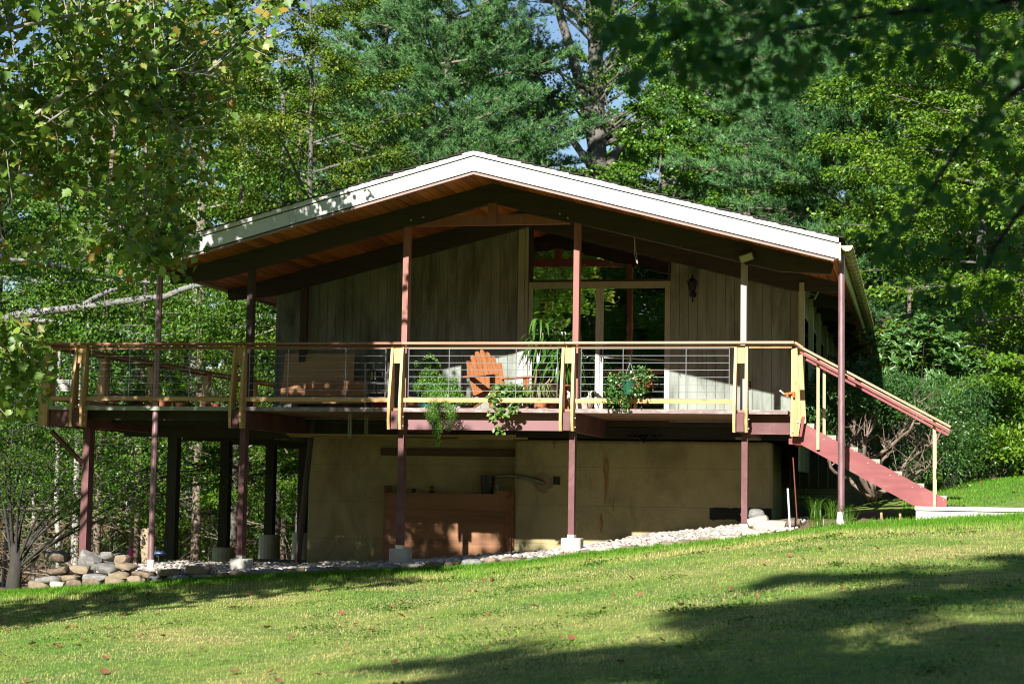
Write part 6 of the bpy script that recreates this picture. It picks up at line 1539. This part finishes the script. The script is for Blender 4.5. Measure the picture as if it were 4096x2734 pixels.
for _ in range(40):
    a_,b_=rng.uniform(-60,190),rng.uniform(1240,1700)
    if a_>60 and b_>1500 and rng.random()<.6: continue
    q_=W(a_,b_,-5+rng.normal()*.25); near=paths[4][rng.integers(len(paths[4]))]; near=q_+(near-q_)*min(1,.5/np.linalg.norm(near-q_)); tw.append((near,q_)); mb.tube(bent(near,q_,4,.02,rng), np.linspace(.006,.003,4),4,False)
for (a_,b_) in ((690,1040),(720,1060),(660,1070),(640,1040),(740,1000),(760,1030),(700,990),(620,1010),(580,1050),(560,1000),(840,700),(1090,60),(1130,20),(930,480),(880,620),(1080,230)):
    q_=W(a_,b_,-4.5); tw.append((q_+np.array([-.3,0,.15]),q_)); mb.tube(np.array([q_+[-.3,0,.15],q_]),[.006,.003],4,False)
# the rest of the crown, above and outside the frame
sh=[]
for _ in range(420):
    q_=np.array([rng.uniform(-11.5,-3.4),rng.uniform(-8.0,-2.6),0]); q_[2]=rng.uniform(5.9,11.6) if q_[0]>-7 else rng.uniform(3.2,11.6)
    if q_[0]>-5.6 and q_[2]>9.2: continue
    o=np.array([xs_+.5,ys_,z0+rng.uniform(4,11)]); near=q_+(o-q_)*min(1,.9/np.linalg.norm(o-q_)); sh.append((near,q_))
    if rng.random()<.25: mb.tube(bent(o,q_,6,.08,rng), np.linspace(.04,.006,6),5,False)
mb.build('trunk', BARK['pale'], t, smooth=True)
def leafy(tw_, per, s0, s1, nm):
    n=len(tw_)*per; idx=np.repeat(np.arange(len(tw_)),per); a=np.array([p_[0] for p_ in tw_])[idx]; b=np.array([p_[1] for p_ in tw_])[idx]; u=rng.beta(1.5,1,(n,1))
    pos=a+(b-a)*u+rng.normal(size=(n,3))*[.12,.12,.09]; dr=(b-a)*.6+rng.normal(size=(n,3))*.55+[0,-.1,-.55]; nr=rng.normal(size=(n,3))*.5+[0,-.55,.75]; L=rng.uniform(s0,s1,n)
    v,f=leaves(pos,dr,nr,L,L*1.0,'lobed'); return fast_mesh(nm,v,f,LM['sycamore'],t)
for _ in range(420):
    x_=rng.uniform(-8.2,-2.7); lo_=3.1+(x_+6.2)*.73; q_=np.array([x_,rng.uniform(-14,-11),rng.uniform(lo_,lo_+3.0)]); near=q_+unit(np.array([xs_,ys_,5.5])-q_)*.5; sh.append((near,q_))
for _ in range(330):  # unseen leaf sprays added to keep sun off the plywood bin
    q_=np.array([rng.uniform(-5.0,-2.5),rng.uniform(-12.6,-11.4),rng.uniform(6.6,8.1)]); sh.append((q_+unit(np.array([xs_,ys_,7])-q_)*.5,q_))
for _ in range(110):  # more added sprays out of view, shading bin and recessed wall
    q_=np.array([rng.uniform(-7.6,-4.2),rng.uniform(-12.6,-11.4),rng.uniform(6.6,9.6)]); sh.append((q_+unit(np.array([xs_,ys_,7])-q_)*.5,q_))
leafy(tw,14,.06,.145,'crown'); leafy(sh,11,.12,.20,'upper_crown_and_shade_sprays')

# ---- the shaded maple bough close to the camera ------------------------------------
rng = np.random.default_rng(111)
ym=-18.3; t = thing('maple_bough_tree', (8.6,-18.6,float(ground_z(8.6,-18.6))), 'dark shaded maple close by at the upper right with a few red leaves', 'tree'); z0=t.location.z
mb=MB(); mb.tube([(8.6,-18.6,z0-.3),(8.5,-18.6,z0+2),(8.3,-18.6,z0+4),(8.0,-18.6,z0+7)],[.2,.17,.14,.08],10)
bl=[[(6200,-200,0),(4300,-30,0),(3850,22,0),(3500,60,.1),(3100,130,.1),(2700,250,.2)],[(6200,100,.3),(4500,150,.3),(4100,330,.2),(3850,560,.1),(3700,800,.1),(3560,1000,0)],[(6200,300,-.3),(4500,500,-.3),(4150,750,-.2),(3980,980,-.2),(3900,1200,-.2)]]
pt=[]
for L_ in bl:
    pl=np.array([W(a_,b_,ym+d_) for a_,b_,d_ in L_]); k=len(pl); pl=np.array([[np.interp(u,range(k),pl[:,c_]) for c_ in range(3)] for u in np.linspace(0,k-1,4*k)]); pt.append(pl); mb.tube(pl,np.linspace(.02,.004,len(pl)),6)
sp=[]
def dens(a_,b_):
    if a_<2380: return 0
    top=np.interp(a_,[2380,2500,2700,3000,3300,3600,3800,4096],[120,270,370,390,350,250,170,130])
    if b_<top: return .95 if b_<top*.75 else .6
    d1=abs(a_-np.interp(b_,[200,560,800,1000,1250,1400],[4050,3860,3720,3600,3850,3900])); w_=np.interp(b_,[200,700,1000,1400],[110,150,120,60])
    if d1<w_ and b_<1300: return .62
    if a_>3880 and b_<1150: return .55*(1 if (a_+b_)%520<300 else .35)
    return 0
k=0
while k<250:
    a_,b_=rng.uniform(2380,4350),rng.uniform(-200,1320)
    if rng.random()>dens(min(a_,4096),max(b_,0)): continue
    sp.append(W(a_,b_,ym+rng.uniform(-.8,.9))); k+=1
sp=np.array(sp)
for q_ in sp[::3]: mb.tube(bent(q_+[.12,0,.08],q_,4,.01,rng),np.linspace(.004,.002,4),3,False)
mb.build('trunk', BARK['dark'], t, smooth=True)
n=len(sp)*8; idx=np.repeat(np.arange(len(sp)),8); pos=sp[idx]+rng.normal(size=(n,3))*[.055,.08,.035]; L=rng.uniform(.035,.065,n)
v,f=leaves(pos,rng.normal(size=(n,3))+[-.3,0,-.5],rng.normal(size=(n,3))*.5+[0,-.5,.8],L,L,'lobed'); fast_mesh('crown',v,f,LM['redmaple'],t)

# ---- the deep wood, and the trees behind the photographer that shade the lawn -------
r1 = broad_tree('wood_tree', bx(2700,38), 38, 17, 4.2, .12, 'leafy tree deep in the wood behind the nearer trees', 121, 'maple','grey', 40, 34000, .17, .75, .2, group='trees deep in the wood', twig_show=.2)
r2 = broad_tree('wood_tree', bx(1300,34), 34, 18, 4.2, .12, 'leafy tree deep in the wood behind the nearer trees', 122, 'beech','pale', 40, 34000, .17, .65, .2, group='trees deep in the wood', twig_show=.2)
rng = np.random.default_rng(130)
def far(root, px, y, s, rz): 
    x=bx(px,y); dup(root,(x,y,float(ground_z(x,y))),rz,s)
for px,y,s in ((-200,36,1),(150,40,1.05),(520,33,.95),(900,38,1.05),(1650,40,1.15),(1950,43,1.15),(3050,36,1.1),(3400,34,1.1),(3750,31,1.1),(4150,32,1.1),(4500,28,1.1),(-600,30,1.1),(1000,46,1.3),(300,48,1.3),(3600,44,1.4),(3050,47,1.4),(2650,46,1.2),(4150,46,1.5)):
    far((r1,r2)[rng.integers(2)],px,y,s*rng.uniform(.93,1.07),rng.uniform(0,6.28))
for px,y,s in ((2080,42,.62),(2300,40,.60),(2480,44,.66)): far(r1,px,y,s,rng.uniform(0,6.28))
r3 = broad_tree('wood_tree', 3.2, -34, 17.2, 3.6, .12, 'big leafy tree behind the photographer, shading the lawn and mirrored in the glass', 123, 'lime','grey', 54, 36000, .21, .75, .25, group='shade trees behind the camera', twig_show=.1, top=1.5)
for x,y,s,k in ((-.6,-34,.72,0),(1.2,-33.5,.83,0),(5.6,-34,1.03,0),(8.2,-33,1.1,0),(11,-31,1.1,0),(14,-29,1.1,0),(6.2,-29.5,.86,0),(9.5,-27.5,.9,0),(-3.6,-35,.62,0),(-7.0,-36,.62,0),(-10.5,-37,.70,0),(-14.5,-36,.85,0),
      (-16,-56,1.35,0),(-9,-57,1.4,0),(-2.5,-56,1.35,0),(4,-57,1.4,0),(10.5,-55,1.4,0),(17,-50,1.4,0),(-20,-46,1.35,0),(-23,-33,1.3,0),(-23,-20,1.2,0),(20,-40,1.3,0),(21,-27,1.2,0),(20,-15,1.1,0),(19,-3,1.0,0),(-21,-8,1.1,0),(-19,4,1.0,0),(-5.5,-48,1.05,0),(1,-47,1.1,0),(-13,-46,1.05,0),(-9,-43,1.0,0),(-5,-42.5,.92,0),(-12,-42,.95,0),(-7,-50,1.2,0)):
    dup(r3,(x,y,float(ground_z(x,y))),x*1.7,s)

# ---- the lawn ----------------------------------------------------------------------
rng = np.random.default_rng(141)
def blades(n, xr, yr, h0, h1, w, keep=None):
    x=rng.uniform(*xr,n); y=rng.uniform(*yr,n)
    if keep is not None: k=keep(x,y); x,y=x[k],y[k]
    n=len(x); z=ground_z(x,y); h=rng.uniform(h0,h1,n) if np.isscalar(h1) else rng.uniform(h0,1,n)*h1(x,y)
    az=rng.uniform(0,6.28,n); ln=rng.uniform(.2,.9,n)*h; s=np.stack([np.cos(az+1.57),np.sin(az+1.57),np.zeros(n)],1)*w/2
    b=np.stack([x,y,z-.005],1); m_=b+np.stack([np.cos(az)*ln*.35,np.sin(az)*ln*.35,h*.65],1); tp=b+np.stack([np.cos(az)*ln,np.sin(az)*ln,h],1)
    v=np.stack([b-s,b+s,m_+s*.7,m_-s*.7,tp],1).reshape(-1,3); o=(np.arange(n)*5)[:,None]
    f=np.concatenate([o+[0,1,2],o+[0,2,3],o+[3,2,4]],0); return v,f
q_=N('grass_blade'); q_.t.nodes.remove(q_.b)
f1=q_.noise(q_.pos((1,1.4,1)),.7,6,.7); dry=q_.ramp(f1,[(.34,(.17,.40,.045)),(.47,(.38,.47,.12)),(.62,(.70,.57,.29))])
sx=q_.n('ShaderNodeSeparateXYZ'); q_.l(q_.n('ShaderNodeNewGeometry').outputs['Position'],sx.inputs[0])
lush=q_.ramp(q_.math('ADD',q_.math('MULTIPLY_ADD',sx.outputs[1],.33,1.05),q_.math('MULTIPLY',q_.math('SUBTRACT',f1,.5),.8)),[(.25,(0,0,0)),(.55,(1,1,1))])
base=q_.mix(dry,(.15,.34,.035),lush)
isl=q_.ramp(q_.island(),[(0,(.4,.5,.4)),(.5,(.95,1,.95)),(.86,(1.25,1.15,1.0)),(1,(1.4,1.25,1.3))])
base=q_.mix(base,isl,1.0,'MULTIPLY')
d=q_.n('ShaderNodeBsdfDiffuse'); q_.l(base,d.inputs[0]); tr=q_.n('ShaderNodeBsdfTranslucent'); q_.l(base,tr.inputs[0]); mx=q_.n('ShaderNodeMixShader'); mx.inputs[0].default_value=.35
q_.l(d.outputs[0],mx.inputs[1]); q_.l(tr.outputs[0],mx.inputs[2]); q_.l(mx.outputs[0],q_.out.inputs[0])
CL=Tris(); T=Tris()
T.add(*blades(330000,(-9.5,9),(-16,-.95),.012,.034,.0045,lambda x,y:(x>4.85+(y+25.1)*-.56)&(x<4.85+(y+25.1)*.12)))
T.add(*blades(70000,(-9.5,7.5),(-3.2,-.9),.03,.075,.006,lambda x,y:rng.random(len(x))<np.clip((y+3.2)/1.6,0.15,1)))
T.add(*blades(13000,(-9.5,1.5),(-1.25,-1.05),.035,.085,.006))
T.add(*blades(30000,(4.6,9),(1.8,9),.02,.055,.008))
T.add(*blades(9000,(3.1,6.5),(-1.0,.0),.03,.09,.006,lambda x,y:rng.random(len(x))<np.clip((x-3.3),0,1)*np.clip(1-(y+1)*.6,0,1)))
for _ in range(120):      # clover and plantain patches
    cx_,cy_=rng.uniform(-6,6),rng.uniform(-14,-2); m_=rng.integers(30,110); r_=rng.uniform(.08,.3); xy=rng.normal(size=(m_,2))*[r_,r_*.8]+[cx_,cy_]
    pz=np.stack([xy[:,0],xy[:,1],ground_z(xy[:,0],xy[:,1])+rng.uniform(.015,.035,m_)],1); cl_=leaves(pz,rng.normal(size=(m_,3))*[1,1,.3],rng.normal(size=(m_,3))*.3+[0,0,1],rng.uniform(.02,.04,m_),.024,'diamond'); CL.add(*cl_)
v,f=CL.get(); tag(fast_mesh('lawn_weeds',v,f,LM['shade']),kind='stuff')
v,f=T.get(); tag(fast_mesh('lawn_grass',v,f,q_.m),kind='stuff')
# bare soil by the flower bed
mb=MB(); g=[];xs=np.linspace(2.55,4.9,26);ys2=np.linspace(-.75,2.2,18)
for a_ in xs:
    for b_ in ys2: g.append((a_,b_,float(ground_z(a_,b_))+.012+.02*math.sin(a_*7+b_*3)*math.sin(b_*5)-(0.05 if (a_>4.6 or b_<-.6) else 0)))
mb.add(g,[(i*18+j,(i+1)*18+j,(i+1)*18+j+1,i*18+j+1) for i in range(25) for j in range(17)])
mb.build('soil',surf('garden_soil',(.17,.105,.07),.4,9,.95,bump=.7,stain=(.33,.25,.19),stain_amt=.5,stain_scale=6),smooth=True)['kind']='structure'
# fallen leaves
def leaf_proto():
    v,f=TPL['lobed']; me=bpy.data.meshes.new('fallen_leaf'); v=v.copy(); v[:,2]=.35*np.abs(v[:,1])+.25*(v[:,0]-.3)**2; me.from_pydata((v-[.3,0,0]).tolist(),[],f); me.materials.append(LM['dead']); return me
lme=leaf_proto()
def fallen(x,y,s):
    o=bpy.data.objects.new('fallen_leaf',lme); COL.objects.link(o); o.location=(x,y,float(ground_z(x,y))+.025); o.rotation_euler=(rng.uniform(-.5,.5),rng.uniform(-.5,.5),rng.uniform(0,6.28)); o.scale=(s,s*rng.uniform(.7,1),s*rng.uniform(.5,1.6))
    tag(o,'dry red brown leaf fallen on the lawn','leaf','fallen leaves on the lawn')
for _ in range(95):
    while True:
        y=rng.uniform(-13,-1.2); x=rng.uniform(-6.5,3.5)
        if rng.random()<.25+.75*math.exp(-((x+4.2)/2.6)**2-((y+6.5)/3.5)**2): break
    fallen(x,y,rng.uniform(.05,.105))
for _ in range(95): fallen(rng.uniform(-1,6.5),rng.uniform(-13.5,-1.2),rng.uniform(.035,.075))
for _ in range(14): fallen(rng.uniform(5,7),rng.uniform(2,7),rng.uniform(.05,.09))
